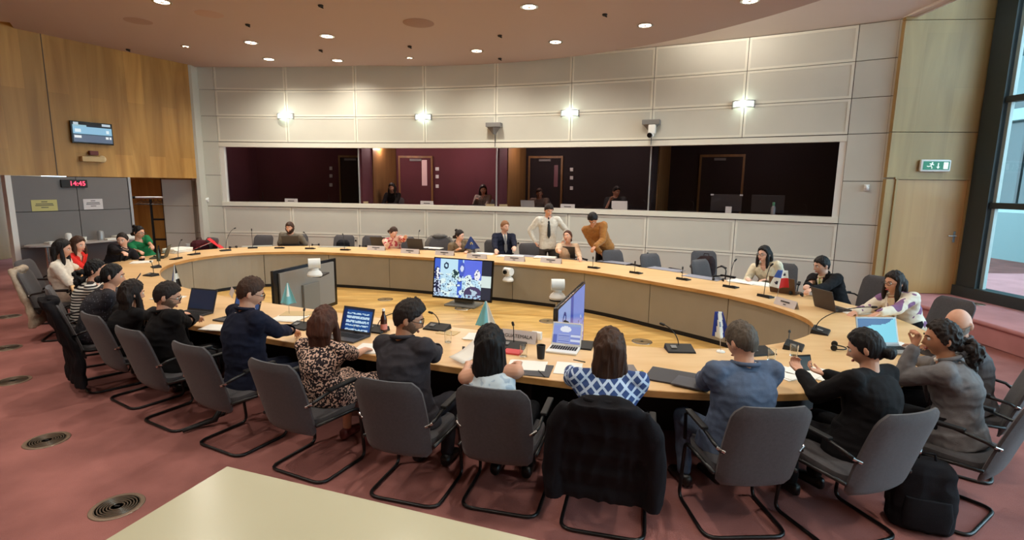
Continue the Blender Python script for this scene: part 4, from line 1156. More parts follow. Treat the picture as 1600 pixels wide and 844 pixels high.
    def line(az):                                     # lowest hair elevation for an azimuth (0 front .. 180 back)
        A = abs(az)
        if st in ('short', 'quiff', 'cap'): K = [(0, 36), (35, 33), (60, 17), (76, -4), (87, -14), (96, 12), (110, -20), (138, -42), (180, -50)]
        elif st == 'bald': return 200
        elif st == 'fringe': K = [(0, 95), (80, 95), (95, 20), (120, 10), (180, 15)]
        else: K = [(0, 42), (30, 38), (55, 22), (72, -6), (90, -30), (120, -50), (180, -62)]
        for (a0, v0), (a1, v1) in zip(K, K[1:]):
            if A <= a1: return v0+(v1-v0)*(A-a0)/(a1-a0)
        return K[-1][1]
    def thick(az, el):
        top_ = max(0, math.sin(math.radians(max(el, 0))))
        A = abs(az)/180
        t = {'short': .008+.014*top_, 'quiff': .007+.024*top_*(1.25-.7*A), 'cap': .012+.012*top_, 'long': .014+.014*top_, 'bob': .02+.014*top_, 'bun': .009+.009*top_, 'pony': .011+.01*top_, 'curly': .022+.02*top_, 'fringe': .006}.get(st, .01)
        return t
    if st != 'bald':
        DD, FF = (HD, HF) if not near else SD
        vs = []
        for i, d in enumerate(DD):
            az = math.degrees(math.atan2(d.x, d.y)); el = math.degrees(math.asin(max(-1, min(1, d.z))))
            lo = line(az)+6*noise.noise(d*7)
            e = max(0, min(1, (el-lo)/6))
            nz_ = noise.noise(Vector((d.x*9, d.y*9, d.z*3)))+.7*noise.noise(Vector((d.x*30, d.y*12+len(label), d.z*12)))
            t = thick(az, el)*(1+.35*nz_)
            r_ = head_r(d); p = Vector(d)*r_
            p = p+Vector(d)*(t*e-.014*(1-e))
            vs.append(hc+RH@(p*hs))
        hb = MB(); hb.add(vs, FF)
        down = Vector((0, 0, -1)); bk_ = RH@Vector((0, -1, 0)); bk_.z = 0; bk_.normalize(); sd_ = Vector((bk_.y, -bk_.x, 0))
        if st in ('long', 'bob'):
            L_ = hair[2] if len(hair) > 2 else (.34 if st == 'long' else .20)
            secs = []; n_ = 12
            slope = -(upv-Vector((0, 0, upv.z)))                  # follow the back
            for i in range(n_+1):
                t = i/n_; z = .085-(L_+.085)*t
                w_ = (.083+.014*math.sin(min(1, t*1.5)*PI)) if st == 'long' else (.086+.036*t)
                w_ *= (1-.35*max(0, (t-.75)/.25)**2); dp_ = (.062 if z > -.08 else .05 if st == 'bob' else .034)*(1-.3*t)
                if st == 'bob': dp_ = .078-.03*t
                cx = hc+bk_*(.040+(.035*min(1, t*2) if st == 'long' else .012*t))*hs+Vector((0, 0, z))*hs
                if z < -.12: cx += slope*(-(z+.12))*.9
                k2 = min(1, .55+t*3.2)
                secs.append((cx, sd_, bk_, w_*k2*hs*(1+.05*noise.noise(Vector((t*7, 1, label.__len__())))), dp_*(.7+.3*k2)*hs))
            hb.loft(secs, 22, p=2.4)
            if len(hair) > 3 or st == 'long':                     # locks falling in front of the shoulders
                for s in (1, -1):
                    p0 = hc+RH@(Vector((s*.072, .012, .03))*hs)
                    pts = [p0+RH@(Vector((s*.012*min(1, t*2), .02*t, 0)))+Vector((0, 0, -(.09+L_*.62)*t)) for t in (0, .25, .5, .75, 1)]
                    hb.tube(pts, [.02, .028, .030, .026, .010], 10)
        if st == 'bun': hb.ell(hc+RH@(Vector((0, -.112, -.045))*hs), (.046, .036, .040), 14)
        if st == 'bun' and len(hair) > 2: hb.ell(hc+RH@(Vector((0, -.09, .10))*hs), (.04, .035, .035), 14)
        if st == 'pony':
            p0 = hc+RH@(Vector((0, -.10, -.01))*hs)
            for i in range(46):
                a, t = random.uniform(0, 2*PI), random.random(); rr = .052*math.sin(min(1, t*1.3+.15)*PI)+.012
                q = p0+bk_*(.035+.05*t)+Vector((0, 0, -.24*t))+sd_*math.cos(a)*rr+bk_*math.sin(a)*rr
                hb.ell(q, (.026, .026, .03), 8)
        if st in ('short', 'quiff', 'fringe', 'cap'): 
            ho = hb.build('hair', hm, E_, smooth=True)
        else: ho = remeshed(hb, 'hair', hm, E_, .006 if near else .010, wrinkle=.006 if st != 'pony' else .009, seed=len(label), smooth=6 if st != 'pony' else 2, wscale=34 if st != 'pony' else 30, stretch=(1, 1, .18 if st != 'pony' else .8))
    # ---- clothes
    top = top or dict(m=mat('cloth', (90, 90, 100), .9))
    g = top.get('g', .014); tm = top['m']; kind = top.get('kind', 'shirt')
    cb = MB(); torso(cb, g, -.22 if seat else -.1, .96)
    sl = top.get('sleeve', 1.0)
    wide = 1 if not female else .9
    for s in (1, -1):
        S_, e_, w_ = arms[s]
        if sl < .3: cb.capsule(spine(.93), spine(.93).lerp(S_, .55), (.045*scale+g*.8)*wide, (.045*scale+g*.8)*wide, 14); continue
        cb.capsule(spine(.93), S_, (.045*scale+g*.8)*wide, (.054*scale+g*.8)*wide, 14)
        cb.capsule(spine(.70)+X1*s*shw*.6, S_-upv*.03, .07*scale+g, (.05*scale+g)*wide, 14)
        if sl >= .3:
            if sl <= .6: cb.capsule(S_, S_.lerp(e_, sl*1.4), (.056*scale+g)*wide, (.05*scale+g*1.3)*wide, 14)
            else:
                cb.capsule(S_, e_, (.057*scale+g)*wide, (.046*scale+g*.9)*wide, 14)
                ee = e_.lerp(w_, .93 if sl >= 1 else .45); cb.capsule(e_, ee, (.046*scale+g*.9)*wide, (.032*scale+g*.8)*wide, 14)
    # jacket skirts over the seat
    if kind in ('jacket', 'coat'):
        X, Y = ax(0); cb.loft([(pel+upv*.02, X, Y, .19*fit+g, .145*fit+g), (pel-upv*.09+Vector((0, .0, 0)), X, Y, .205*fit+g, .16*fit+g)], 22)
        if not seat: cb.loft([(pel+upv*.02, X, Y, .18*fit+g, .135*fit+g), (pel-upv*.22, X, Y, .19*fit+g, .145*fit+g)], 22)
    Xn, Yn = ax(.9); v0 = spine(.98); depth = top.get('v', .10 if kind == 'shirt' else .30)*1.
    wv_ = top.get('vw', .05 if kind != 'jacket' else .062)
    def keepf(c):
        q = c-v0; a = q.dot(Xn); bq = q.dot(Yn); h = q.dot(upv)
        if bq > .01 and h < .04 and h > -depth and abs(a) < wv_*(1+h/depth)+.006: return False
        if sl < .3 and (min((c-SH[1]).dot(X1), 0)) < -10: return False
        return True
    label_map = {'jacket': 'jacket', 'shirt': 'top', 'dress': 'dress', 'coat': 'jacket'}
    if kind == 'dress':
        for s in (1, -1):
            hp, kn, an = legs[s]; cb.capsule(hp, kn, .10*scale+g, .085*scale+g, 14)
        cb.loft([(legs[1][0].lerp(legs[-1][0], .5), Vector((1, 0, 0)), Vector((0, 0, 1)), .19, .10), (legs[1][1].lerp(legs[-1][1], .5), Vector((1, 0, 0)), Vector((0, 0, 1)), .19, .085)], 20)
    remeshed(cb, label_map[kind], tm, E_, .0085 if near else .0115, wrinkle=top.get('wr', .006 if kind == 'jacket' else .005)*(1 if near else 1.2), seed=len(label)*1.7, smooth=2, keep=keepf if depth > 0 else None, solid=.004 if kind == 'jacket' else 0, wscale=10, stretch=(1, 1, 1.5))
    if kind == 'jacket':
        sh = MB(); torso(sh, .005, .1, .97)
        remeshed(sh, 'shirt', top.get('shirt', M['paper']), E_, .012, smooth=1)
        cl = MB(); cl.tube([v0+upv*.0+Xn*.060*math.sin(a)*fit+Yn*(.062*math.cos(a)-.004)+upv*(.022-.012*math.cos(a)) for a in [i*2*PI/18 for i in range(18)]], .008, 8, closed=True)
        cl.build('shirt_collar', top.get('shirt', M['paper']), E_, smooth=True)
        # lapels and back collar of the jacket
        lpl = MB()
        lpl.tube([v0+Xn*.078*math.sin(a)*fit+Yn*(.075*math.cos(a)-.008)+upv*(.024-.012*math.cos(a)) for a in [PI*.35+i*PI*1.3/14 for i in range(15)]], .014, 8)
        for s in (1, -1):
            a0 = v0+Xn*s*.066+Yn*.055+upv*.005; a1 = v0+Xn*s*.05+Yn*.125-upv*depth*.45; a2 = v0+Xn*s*.006+Yn*.128-upv*depth
            lpl.tube([a0, a1, a2], [.012, .017, .006], 8)
        lpl.build('lapel', tm, E_, smooth=True)
    if top.get('tie'):
        t_ = MB(); o_ = .128 if not seat else .122
        def T(h, w_, y): 
            c = v0-upv*h+Yn*y; return [(c+Xn*w_), (c+Yn*.006), (c-Xn*w_), (c-Yn*.006)]
        rows_ = [T(0, .018, .066), T(.03, .012, .082), T(.10, .022, .112), T(.22, .030, o_+.012), T(.36, .034, o_+.016), T(.42, .004, o_+.014)]
        vs = [v for r_ in rows_ for v in r_]; fs = [(i*4+j, i*4+(j+1) % 4, i*4+4+(j+1) % 4, i*4+4+j) for i in range(5) for j in range(4)]+[(0, 1, 2, 3), (20, 21, 22, 23)]
        t_.add(vs, fs); t_.build('tie', top['tie'], E_)
    if bottom is not False:
        bm_ = bottom or M['trouser_black']
        tb_ = MB(); X, Y = ax(0)
        tb_.loft([(pel+upv*(.12 if seat else -.02), X, Y, .168*fit*scale+.006, .125*fit*scale+.006), (pel, X, Y, .178*fit*scale+.008, .135*fit*scale+.008), (pel-upv*.09, X, Y, .16*scale, .125*scale)], 22)
        for s in (1, -1):
            hp, kn, an = legs[s]
            tb_.capsule(hp, kn, .092*scale, .068*scale, 14); tb_.capsule(kn, an+Vector((0, 0, .02)), .066*scale, .052*scale, 14)
        remeshed(tb_, 'trousers', bm_, E_, .010 if near else .013, wrinkle=.005, seed=3.3, smooth=2)
    for s in (1, -1):
        an = legs[s][2]; sh = MB(); X, Z = Vector((1, 0, 0)), Vector((0, 0, 1))
        sh.loft([(an+Vector((0, -.075, -.045)), X, Z, .02, .03), (an+Vector((0, -.06, -.04)), X, Z, .038, .042), (an+Vector((0, .0, -.035)), X, Z, .044, .046), (an+Vector((0, .10, -.052)), X, Z, .050, .030), (an+Vector((0, .17, -.06)), X, Z, .042, .022), (an+Vector((0, .195, -.063)), X, Z, .02, .014)], 16, p=2.5)
        sh.build('shoe', mat('shoe_%d_%d_%d' % shoe, shoe, .4), E_, smooth=True)
    return E_, dict(hc=hc, RH=RH, arms=arms, spine=spine, SH=SH)
SD = sphere_dirs(72, 54)
def fab(name, rgb, n=.1, sheen=0, rough=.9): return mat(name, rgb, rough, noise=(n, 30), bump=(.25, 220), sheen=sheen, spec=.2)
def pattern(name, base, other, fn):
    """fn(nodes N, link L, texcoord) -> factor socket"""
    m = bpy.data.materials.new(name); m.use_nodes = True; nt = m.node_tree; b = nt.nodes['Principled BSDF']
    tc = nt.nodes.new('ShaderNodeTexCoord'); f_ = fn(nt.nodes.new, nt.links.new, tc.outputs['Object'])
    mx = nt.nodes.new('ShaderNodeMix'); mx.data_type = 'RGBA'; mx.inputs[6].default_value = (*lin(base), 1); mx.inputs[7].default_value = (*lin(other), 1)
    nt.links.new(f_, mx.inputs[0]); nt.links.new(mx.outputs[2], b.inputs['Base Color']); b.inputs['Roughness'].default_value = .85; return m
def p_stripes(N, L, c, freq=24, ax=2, thr=.5, rot=(0, 0, 0)):
    mp = N('ShaderNodeMapping'); mp.inputs['Rotation'].default_value = rot; L(c, mp.inputs[0])
    s = N('ShaderNodeSeparateXYZ'); L(mp.outputs[0], s.inputs[0]); m1 = N('ShaderNodeMath'); m1.operation = 'MULTIPLY'; m1.inputs[1].default_value = freq; L(s.outputs[ax], m1.inputs[0])
    m2 = N('ShaderNodeMath'); m2.operation = 'FRACT'; L(m1.outputs[0], m2.inputs[0]); m3 = N('ShaderNodeMath'); m3.operation = 'GREATER_THAN'; m3.inputs[1].default_value = thr; L(m2.outputs[0], m3.inputs[0]); return m3.outputs[0]
def p_check(N, L, c):
    a = p_stripes(N, L, c, 20, 0, .72, (0, .79, 0)); b = p_stripes(N, L, c, 20, 2, .72, (0, .79, 0)); m = N('ShaderNodeMath'); m.operation = 'MAXIMUM'; L(a, m.inputs[0]); L(b, m.inputs[1]); return m.outputs[0]
def p_blots(N, L, c, sc_=34, thr=.5):
    v = N('ShaderNodeTexNoise'); v.inputs['Scale'].default_value = sc_; v.inputs['Detail'].default_value = .5; L(c, v.inputs[0]); m = N('ShaderNodeMath'); m.operation = 'GREATER_THAN'; m.inputs[1].default_value = thr; L(v.outputs[0], m.inputs[0]); return m.outputs[0]
def p_dots(N, L, c, sc_=26, r=.3):
    v = N('ShaderNodeTexVoronoi'); v.inputs['Scale'].default_value = sc_; v.inputs['Randomness'].default_value = .6; L(c, v.inputs[0]); m = N('ShaderNodeMath'); m.operation = 'LESS_THAN'; m.inputs[1].default_value = r; L(v.outputs['Distance'], m.inputs[0]); return m.outputs[0]
M['trouser_black'] = fab('trouser_black', (20, 19, 22))
navy = fab('suit_navy', (28, 32, 50)); blk = fab('suit_black', (22, 20, 22)); charc = fab('suit_charcoal', (58, 56, 62)); bgrey = fab('jacket_blue_grey', (86, 98, 120))
gblaz = fab('blazer_grey', (112, 110, 112)); denim = fab('denim_black', (30, 28, 32))
stripe = pattern('striped_top', (22, 20, 24), (222, 218, 210), lambda N, L, c: p_stripes(N, L, c, 30, 2, .5))
dress = pattern('patterned_dress', (36, 24, 30), (224, 190, 170), lambda N, L, c: p_blots(N, L, c, 66, .53))
check = pattern('checked_blouse', (44, 70, 124), (186, 206, 230), p_check)
dotted = pattern('dotted_top', (34, 32, 40), (92, 92, 104), lambda N, L, c: p_dots(N, L, c, 42, .22))
flower = pattern('flowered_jacket', (232, 224, 206), (132, 92, 132), lambda N, L, c: p_blots(N, L, c, 9, .62))
palew = pattern('pale_blue_top', (206, 220, 230), (176, 196, 214), lambda N, L, c: p_blots(N, L, c, 22, .6))
def chp(k, dy=-.07):
    x, y, a = CP[k]; a = math.radians(a); return (x+math.sin(a)*-dy*-1*-1 if False else x-math.sin(a)*dy, y+math.cos(a)*dy), CP[k][2]
import os
ONLY = None
def P(key, *a, **k):
    if ONLY and key not in ONLY: return None
    return person(*a, **k)
PEOPLE = []
# near side, left to right
pos, yw = chp('m1'); P('stripe', 'woman in a black and white striped top with a dark ponytail', pos, yw, (150, 407), look=-62, female=True, sk='light', hair=('pony', 'black'), top=dict(m=stripe, g=.014, v=0), hands={1: (196, 446), -1: (178, 436)})
pos, yw = chp('c0'); P('curly', 'woman with thick dark tied hair and a dark dotted top', pos, yw, (177, 414), look=-62, female=True, fit=1.12, sk='light', hair=('bun', 'black'), top=dict(m=dotted, g=.02, v=0), hands={1: (232, 462), -1: (215, 452)})
pos, yw = chp('c1'); P('long', 'woman seen from behind with long straight dark hair over a black top', pos, yw, (207, 440), look=-30, female=True, hair=('long', 'dark', .42), top=dict(m=blk, g=.014, v=0), hands={1: (262, 478), -1: (236, 468)})
pos, yw = chp('c2'); P('blackman', 'man with short dark hair, glasses and beard in a black jacket, typing on a laptop', (pos[0]+.05, pos[1]+.08), yw, (266, 443), look=-65, pitch=.3, sk='light', glasses=True, beard='stubble', hair=('short', 'dark'), top=dict(m=blk, g=.02, kind='jacket'), hands={1: (325, 496), -1: (300, 488)})
pos, yw = chp('c3'); P('navyman', 'man with short dark hair in a navy suit, reaching over papers', (pos[0]+.12, pos[1]+.14), yw-6, (398, 436), look=-60, pitch=.35, sk='light', hair=('short', 'brown'), glasses=True, top=dict(m=navy, g=.022, kind='jacket'), hands={1: (470, 520), -1: (400, 500)}, fit=1.06, bottom=fab('trouser_navy', (26, 30, 46)))
pos, yw = chp('c4'); P('dress', 'woman in a patterned short sleeved dress with brown ponytail, at the blue laptop', (pos[0]+.12, pos[1]+.12), yw+4, (509, 482), look=-8, pitch=.35, female=True, sk='light', hair=('long', 'redbrown', .20), top=dict(m=dress, g=.012, kind='dress', sleeve=.5, v=0), bottom=False, hands={1: (574, 546), -1: (520, 532)}, shoe=(120, 60, 60))
pos, yw = chp('c5'); P('charc', 'man with swept dark hair and glasses in a dark grey suit, holding white papers', (pos[0]+.0, pos[1]+.08), yw, (645, 472), look=-80, pitch=.3, sk='tan', glasses=True, beard='stubble', hair=('quiff', 'dark'), top=dict(m=charc, g=.02, kind='jacket'), hands={1: (695, 545), -1: (650, 540)}, bottom=fab('trouser_charcoal', (42, 40, 46)))
pos, yw = chp('c6'); P('paleblue', 'woman with straight black shoulder length hair in a pale sleeveless top', pos, yw+4, (766, 513), look=0, pitch=.25, female=True, sk='light', hair=('bob', 'black', .23), top=dict(m=palew, g=.010, sleeve=0, v=0), hands={1: (812, 560), -1: (735, 556)}, curl=(.5, .8))
pos, yw = chp('c7'); P('check', 'woman with brown shoulder length hair in a blue and white checked blouse', (pos[0]+.02, pos[1]+.10), yw+4, (953, 518), look=-6, pitch=.25, female=True, fit=1.1, sk='light', hair=('bob', 'brown', .17), top=dict(m=check, g=.018, v=0), hands={1: (985, 590), -1: (885, 572)})
pos, yw = chp('c8'); P('bluegrey', 'man with greying brown hair in a blue grey jacket, leaning on a dark folder', (pos[0]-.02, pos[1]+.14), yw+6, (1153, 506), look=22, pitch=.4, fit=1.06, hair=('short', 'grey'), top=dict(m=bgrey, g=.022, kind='jacket'), hands={1: (1185, 570), -1: (1095, 590)}, bottom=fab('trouser_blue_grey', (80, 92, 112)), shoe=(34, 28, 26))
pos, yw = chp('c9'); P('blackwoman', 'woman all in black with her dark hair in a low bun, looking at a phone', (pos[0]+.10, pos[1]+.14), yw+4, (1345, 516), look=48, pitch=.35, female=True, fit=1.12, sk='light', hair=('bun', 'black'), top=dict(m=blk, g=.022, kind='coat', v=0), hands={1: (1290, 585, .86), -1: (1252, 583, .90)}, curl=(.8, .8), palm=((0, 0, 1), (0, 0, 1)), elbow=((.8, -.2, -.6), (-.5, .1, -.9)))
pos, yw = chp('c10'); P('greyblazer', 'woman in a grey blazer with a dark curly ponytail, chin resting on her hand', (pos[0]-.02, pos[1]+.12), yw+4, (1473, 503), look=66, pitch=.1, female=True, fit=1.1, sk='tan', hair=('pony', 'dark'), top=dict(m=gblaz, g=.02, kind='jacket', shirt=M['paper']), hands={1: (1410, 560, .80), -1: (1428, 543, 1.10)}, curl=(.6, 1.1), palm=(None, (0, 0, 1)), elbow=(None, (-.1, .5, -1)))
pos, yw = chp('c11'); P('bald', 'bald bearded man with glasses in a grey suit at the right edge of the table', (pos[0]-.08, pos[1]+.02), yw+4, (1497, 484), look=112, pitch=.25, sk='light', glasses=True, beard='stubble', hair=('bald', 'grey'), top=dict(m=fab('suit_mid_grey', (92, 92, 96)), g=.02, kind='jacket'), hands={1: (1440, 545), -1: (1420, 535)})
# right end
P('flower', 'woman with dark shoulder length hair and glasses in a white jacket with purple flowers', (4.55, 5.90), 108, (1398, 426), look=100, pitch=.1, female=True, fit=1.12, sk='light', hair=('long', 'dark', .24), glasses=True, top=dict(m=flower, g=.022, kind='jacket', shirt=fab('flesh_top', (212, 190, 160))), hands={1: (1335, 488), -1: (1350, 500)})
P('greentie', 'man with short black hair in a black suit with pale green tie, hands clasped', (4.72, 7.26), 112, (1283, 402), look=92, pitch=.2, fit=1.08, sk='pale', hair=('short', 'black'), top=dict(m=blk, g=.022, kind='jacket', shirt=fab('shirt_cream', (226, 222, 190)), tie=fab('tie_green', (150, 160, 80))), hands={1: (1252, 458, .84), -1: (1246, 462, .80)}, curl=(1., 1.))
P('whiteglasses', 'woman with long black hair and glasses in a cream top, arms folded on the table', (4.15, 8.22), 142, (1195, 386), look=118, pitch=.0, female=True, fit=1.06, sk='pale', hair=('long', 'black', .24), glasses=True, top=dict(m=fab('top_cream', (226, 216, 190)), g=.02, v=.08), hands={1: (1168, 436), -1: (1200, 437)})
# far side
P('beard', 'bearded man in a grey green T-shirt behind a laptop, alone at the far left', xr(452, 348, 12.1).to_2d(), 178, (452, 348), look=176, near=False, beard='full', sk='light', hair=('short', 'brown'), top=dict(m=fab('tshirt_grey_green', (112, 104, 92)), g=.018, sleeve=.5, v=0), hands={1: (437, 379), -1: (470, 379)}, fit=1.08)
P('leaning', 'woman in a pink and cream scarf leaning on her hands behind two laptops', xr(617, 356, 11.85).to_2d(), 190, (617, 356), look=235, pitch=.5, female=True, near=False, hair=('bun', 'brown'), top=dict(m=pattern('pink_cream_top', (226, 190, 170), (176, 70, 80), lambda N, L, c: p_blots(N, L, c, 14, .55)), g=.02, v=0), hands={1: (612, 372, 1.0), -1: (634, 372, 1.02)}, palm=((0, -1, 0), (0, -1, 0)))
P('bunflag', 'woman with dark hair tied up, looking to the right beside the blue flag', xr(719, 360, 11.4).to_2d(), 192, (719, 360), look=246, near=False, female=True, sk='pale', hair=('bun', 'dark', 1), top=dict(m=fab('top_olive_grey', (120, 104, 84)), g=.016, v=.1), hands={1: (712, 392), -1: (730, 393)})
P('youngtie', 'young man in a dark suit, white shirt and grey tie, looking to the right', xr(789, 346, 11.35).to_2d(), 190, (789, 346), look=215, pitch=0, near=False, sk='pale', hair=('short', 'fair'), top=dict(m=navy, g=.018, kind='jacket', tie=fab('tie_grey', (120, 122, 126))), hands={1: (775, 396), -1: (806, 398)})
P('beige', 'woman in a beige cardigan with auburn hair pulled back, turning up to the standing men', xr(887, 361, 10.55).to_2d(), 200, (887, 361), look=150, pitch=-.25, tilt=.15, near=False, female=True, sk='light', hair=('bun', 'redbrown'), top=dict(m=fab('cardigan_beige', (206, 176, 148)), g=.018, v=.12), hands={1: (872, 395, .95), -1: (908, 407)}, curl=(.8, .5))
P('standshirt', 'man standing in a white shirt and black tie with a hand on his hip', xr(857, 330, 10.85).to_2d(), 182, tuple(xr(859, 320, 10.75)), look=196, pitch=.45, near=False, seat=False, sk='light', hair=('short', 'dark'), scale=1.0, top=dict(m=fab('shirt_white', (204, 200, 190)), g=.014, v=.04, tie=M['black']), hands={1: (-.0+.26, .02, 1.02), -1: (-.30, .16, 1.06)}, bottom=fab('trouser_grey', (72, 66, 64)), elbow=((1, -.3, -.2), (-1, -.4, -.4)), curl=(1., .6), palm=((-1, 0, 0), None))
P('brownman', 'man standing bent over the table in a mustard brown sweater, leaning on one hand', (1.84, 10.45), 160, (1.50, 10.16, 1.62), look=150, pitch=.95, near=False, seat=False, sk='tan', scale=1.02, ph=.95, hair=('cap', 'black'), top=dict(m=fab('sweater_mustard', (150, 100, 48), .15, .2), g=.02, v=0), hands={1: (944, 403, .80), -1: (930, 385, 1.05)}, bottom=fab('trouser_charcoal2', (50, 46, 46)), curl=(.3, .8))
# left end
P('whiteblouse', 'woman with long black hair in a white blouse at the left end of the table', (-6.2, 7.28), -68, (98, 376), look=-70, near=False, female=True, sk='light', hair=('long', 'black', .26), top=dict(m=fab('blouse_white', (224, 216, 202)), g=.02, v=0), hands={1: (140, 438), -1: (128, 424)})
P('red', 'woman in a bright red top with brown hair, left end of the table', (-6.95, 8.15), -80, (122, 371), look=-95, near=False, female=True, sk='pale', hair=('long', 'brown', .16), top=dict(m=fab('top_red', (214, 46, 40)), g=.018, v=.1), hands={1: (160, 422), -1: (150, 415)})
P('denim', 'woman in a dark denim jacket looking back over the table, left end', (-7.25, 9.3), -105, (190, 365), look=-165, near=False, female=True, sk='pale', hair=('bun', 'dark'), top=dict(m=denim, g=.022, kind='jacket', shirt=fab('dark_top', (40, 38, 40))), hands={1: (212, 404, .9), -1: (222, 404)})
P('green', 'woman with black hair up and glasses in a green top, left corner of the table', (-7.1, 10.35), -115, (217, 354), look=-95, near=False, female=True, sk='light', hair=('bun', 'black', 1), glasses=True, top=dict(m=fab('top_green', (30, 116, 72)), g=.02, v=.06, sleeve=.5), hands={1: (236, 404, .8), -1: (250, 402, .8)})
# interpreters
def booth_person(key, lb, u, v, r, **k):
    a, z = cylpt(u, v, WR+r); p = pol(a, WR+r)
    P(key, lb, (p.x, p.y), math.degrees(a)+90, (p.x, p.y, z), near=False, floor=BF, **k)
booth_person('int1', 'interpreter in dark clothes with black hair, under the pale cloth in the red booth', 612, 287, 1.25, look=170, sk='tan', female=True, hair=('long', 'black', .2), top=dict(m=blk, g=.02, v=0), hands={1: (.15, .35, .75), -1: (-.15, .35, .75)}, headtop_z=1)
booth_person('int2', 'interpreter with dark hair and pale vest, right side of the red booth', 755, 290, 1.25, look=190, sk='light', female=True, hair=('bob', 'dark', .16), top=dict(m=fab('vest_pale', (150, 138, 128)), g=.02, v=.1), hands={1: (.1, .3, .95), -1: (-.15, .35, .75)})
booth_person('int3', 'interpreter in dim light behind a lit laptop in the third booth', 843, 295, 1.3, look=175, sk='brown', hair=('short', 'brown'), top=dict(m=fab('shirt_dim', (110, 92, 80)), g=.02, v=0), hands={1: (.15, .35, .75), -1: (-.15, .35, .75)})
booth_person('int4', 'interpreter with dark hair, hand on face, behind a white sheet in the third booth', 964, 292, 1.2, look=205, sk='light', hair=('short', 'black'), top=dict(m=fab('polo_dark', (52, 54, 56)), g=.02, v=0, sleeve=.5), hands={1: (.12, .22, 1.0), -1: (-.18, .35, .75)})
# ------------------------------------------------------------------ things on the table
TZ = .741
def tangent(p):
    i = min(range(NI), key=lambda k: (IN[k]-Vector((p.x, p.y))).length)
    n = (Vector((p.x, p.y))-IN[i])
    n = nrm_at(i); 
    if n.dot(IN[i]-_c) < 0: n = -n
    return math.atan2(n.y, n.x)-PI/2          # local +Y points outward, to the sitter
def mic(u, v, label, tip=(.0, -.18, .30), scale=1.0, turn=0):
    p = at(u, v, TZ); e = empty('microphone_unit', (p.x, p.y, TZ), tangent(p)+turn, label, 'microphone', 'delegate microphones on the table')
    b = MB(); w_, d_ = .115*scale, .075*scale
    vs = [(-w_, -d_, 0), (w_, -d_, 0), (w_, d_, 0), (-w_, d_, 0), (-w_*.96, -d_*.9, .042*scale), (w_*.96, -d_*.9, .042*scale), (w_*.97, d_*.95, .014), (-w_*.97, d_*.95, .014)]
    b.add(vs, [(3, 2, 1, 0), (4, 5, 6, 7), (0, 1, 5, 4), (1, 2, 6, 5), (2, 3, 7, 6), (3, 0, 4, 7)]); b.build('base', M['black'], e)
    k = MB(); k.box((w_*.45, 0, .033*scale), (.05, .05, .006), Matrix.Rotation(-.2, 3, 'X'), bev=.002); k.build('button_panel', M['greyplastic'], e)
    t = Vector(tip); g = MB(); a = Vector((0, -.045, .03)); 
    pts = [a, a+Vector((0, 0, t.z*.4)), a+Vector((t.x*.3, t.y*.3, t.z*.8)), a+Vector((t.x*.8, t.y*.8, t.z*.98)), a+t]
    sp = []
    for i in range(13):
        s = i/12; q = [x.copy() for x in pts]
        while len(q) > 1: q = [q[j].lerp(q[j+1], s) for j in range(len(q)-1)]
        sp.append(q[0])
    g.tube(sp, .0045, 8); g.build('gooseneck', M['black'], e, smooth=True)
    h = MB(); d = (sp[-1]-sp[-2]).normalized(); h.capsule(sp[-1], sp[-1]+d*.03, .012, .012, 10); h.build('mic_capsule', M['black'], e, smooth=True)
    return e
MIC = [((470, 512), 'microphone between the navy suit and the patterned dress', (.05, -.06, .12), 0), ((586, 517), 'microphone beside the beer bottle', (-.16, -.05, .14), 0), ((683, 514), 'microphone in front of the man in dark grey suit', (.07, .02, .12), 0),
       ((800, 543), 'microphone in front of the country name card', (0, .02, .17), 0), ((905, 542), 'microphone beside the small laptop and tilted screen', (.13, -.05, .16), 0), ((1062, 548), 'microphone left of the blue and white flag', (.12, -.08, .17), 0),
       ((1186, 552), 'microphone behind the man in blue grey jacket, with long bent neck', (.20, -.10, .14), 0), ((1240, 543), 'microphone lying nearest to the round end of the opening', (-.2, -.02, .06), .5), ((1282, 519), 'microphone at the right end of the table with a long bent neck', (-.05, .45, .28), .0),
       ((1197, 464), 'microphone beside the red, white and blue flag', (.05, .02, .40), 0), ((1142, 449), 'microphone in front of the woman in cream top', (.02, .06, .36), 0), ((1068, 437), 'microphone before the third empty grey chair', (.0, .0, .14), 0), ((994, 427), 'microphone before the second empty grey chair', (0, 0, .14), 0),
       ((928, 419), 'microphone under the hand of the man in brown sweater', (0, 0, .14), 0), ((540, 391), 'microphone left of the leaning woman', (-.05, .05, .30), 0), ((485, 389), 'microphone right of the bearded man', (-.12, .06, .32), 0), ((437, 388), 'microphone in front of the bearded man laptop', (.0, 0, .06), 0),
       ((395, 388), 'microphone left of the bearded man', (0, .02, .36), 0), ((352, 392), 'microphone with a tall tilted neck beside the red folder', (.22, .08, .42), 0), ((655, 389), 'microphone behind the laptop of the leaning woman', (-.0, .06, .36), 0),
       ((303, 398), 'microphone on the left curve near the red folder', (.05, -.03, .1), 0), ((275, 405), 'microphone at the left curve beside the white papers', (.2, .06, .30), 0), ((244, 418), 'microphone at the inner left end of the opening', (-.05, .05, .16), .4), ((236, 431), 'large microphone unit nearest to the left end of the opening', (-.1, .1, .2), .6)]
for (uv, lb, tip, tn) in MIC:
    far = uv[1] < 470
    mic(uv[0], uv[1], lb, tip, .85 if far else 1.05, tn)
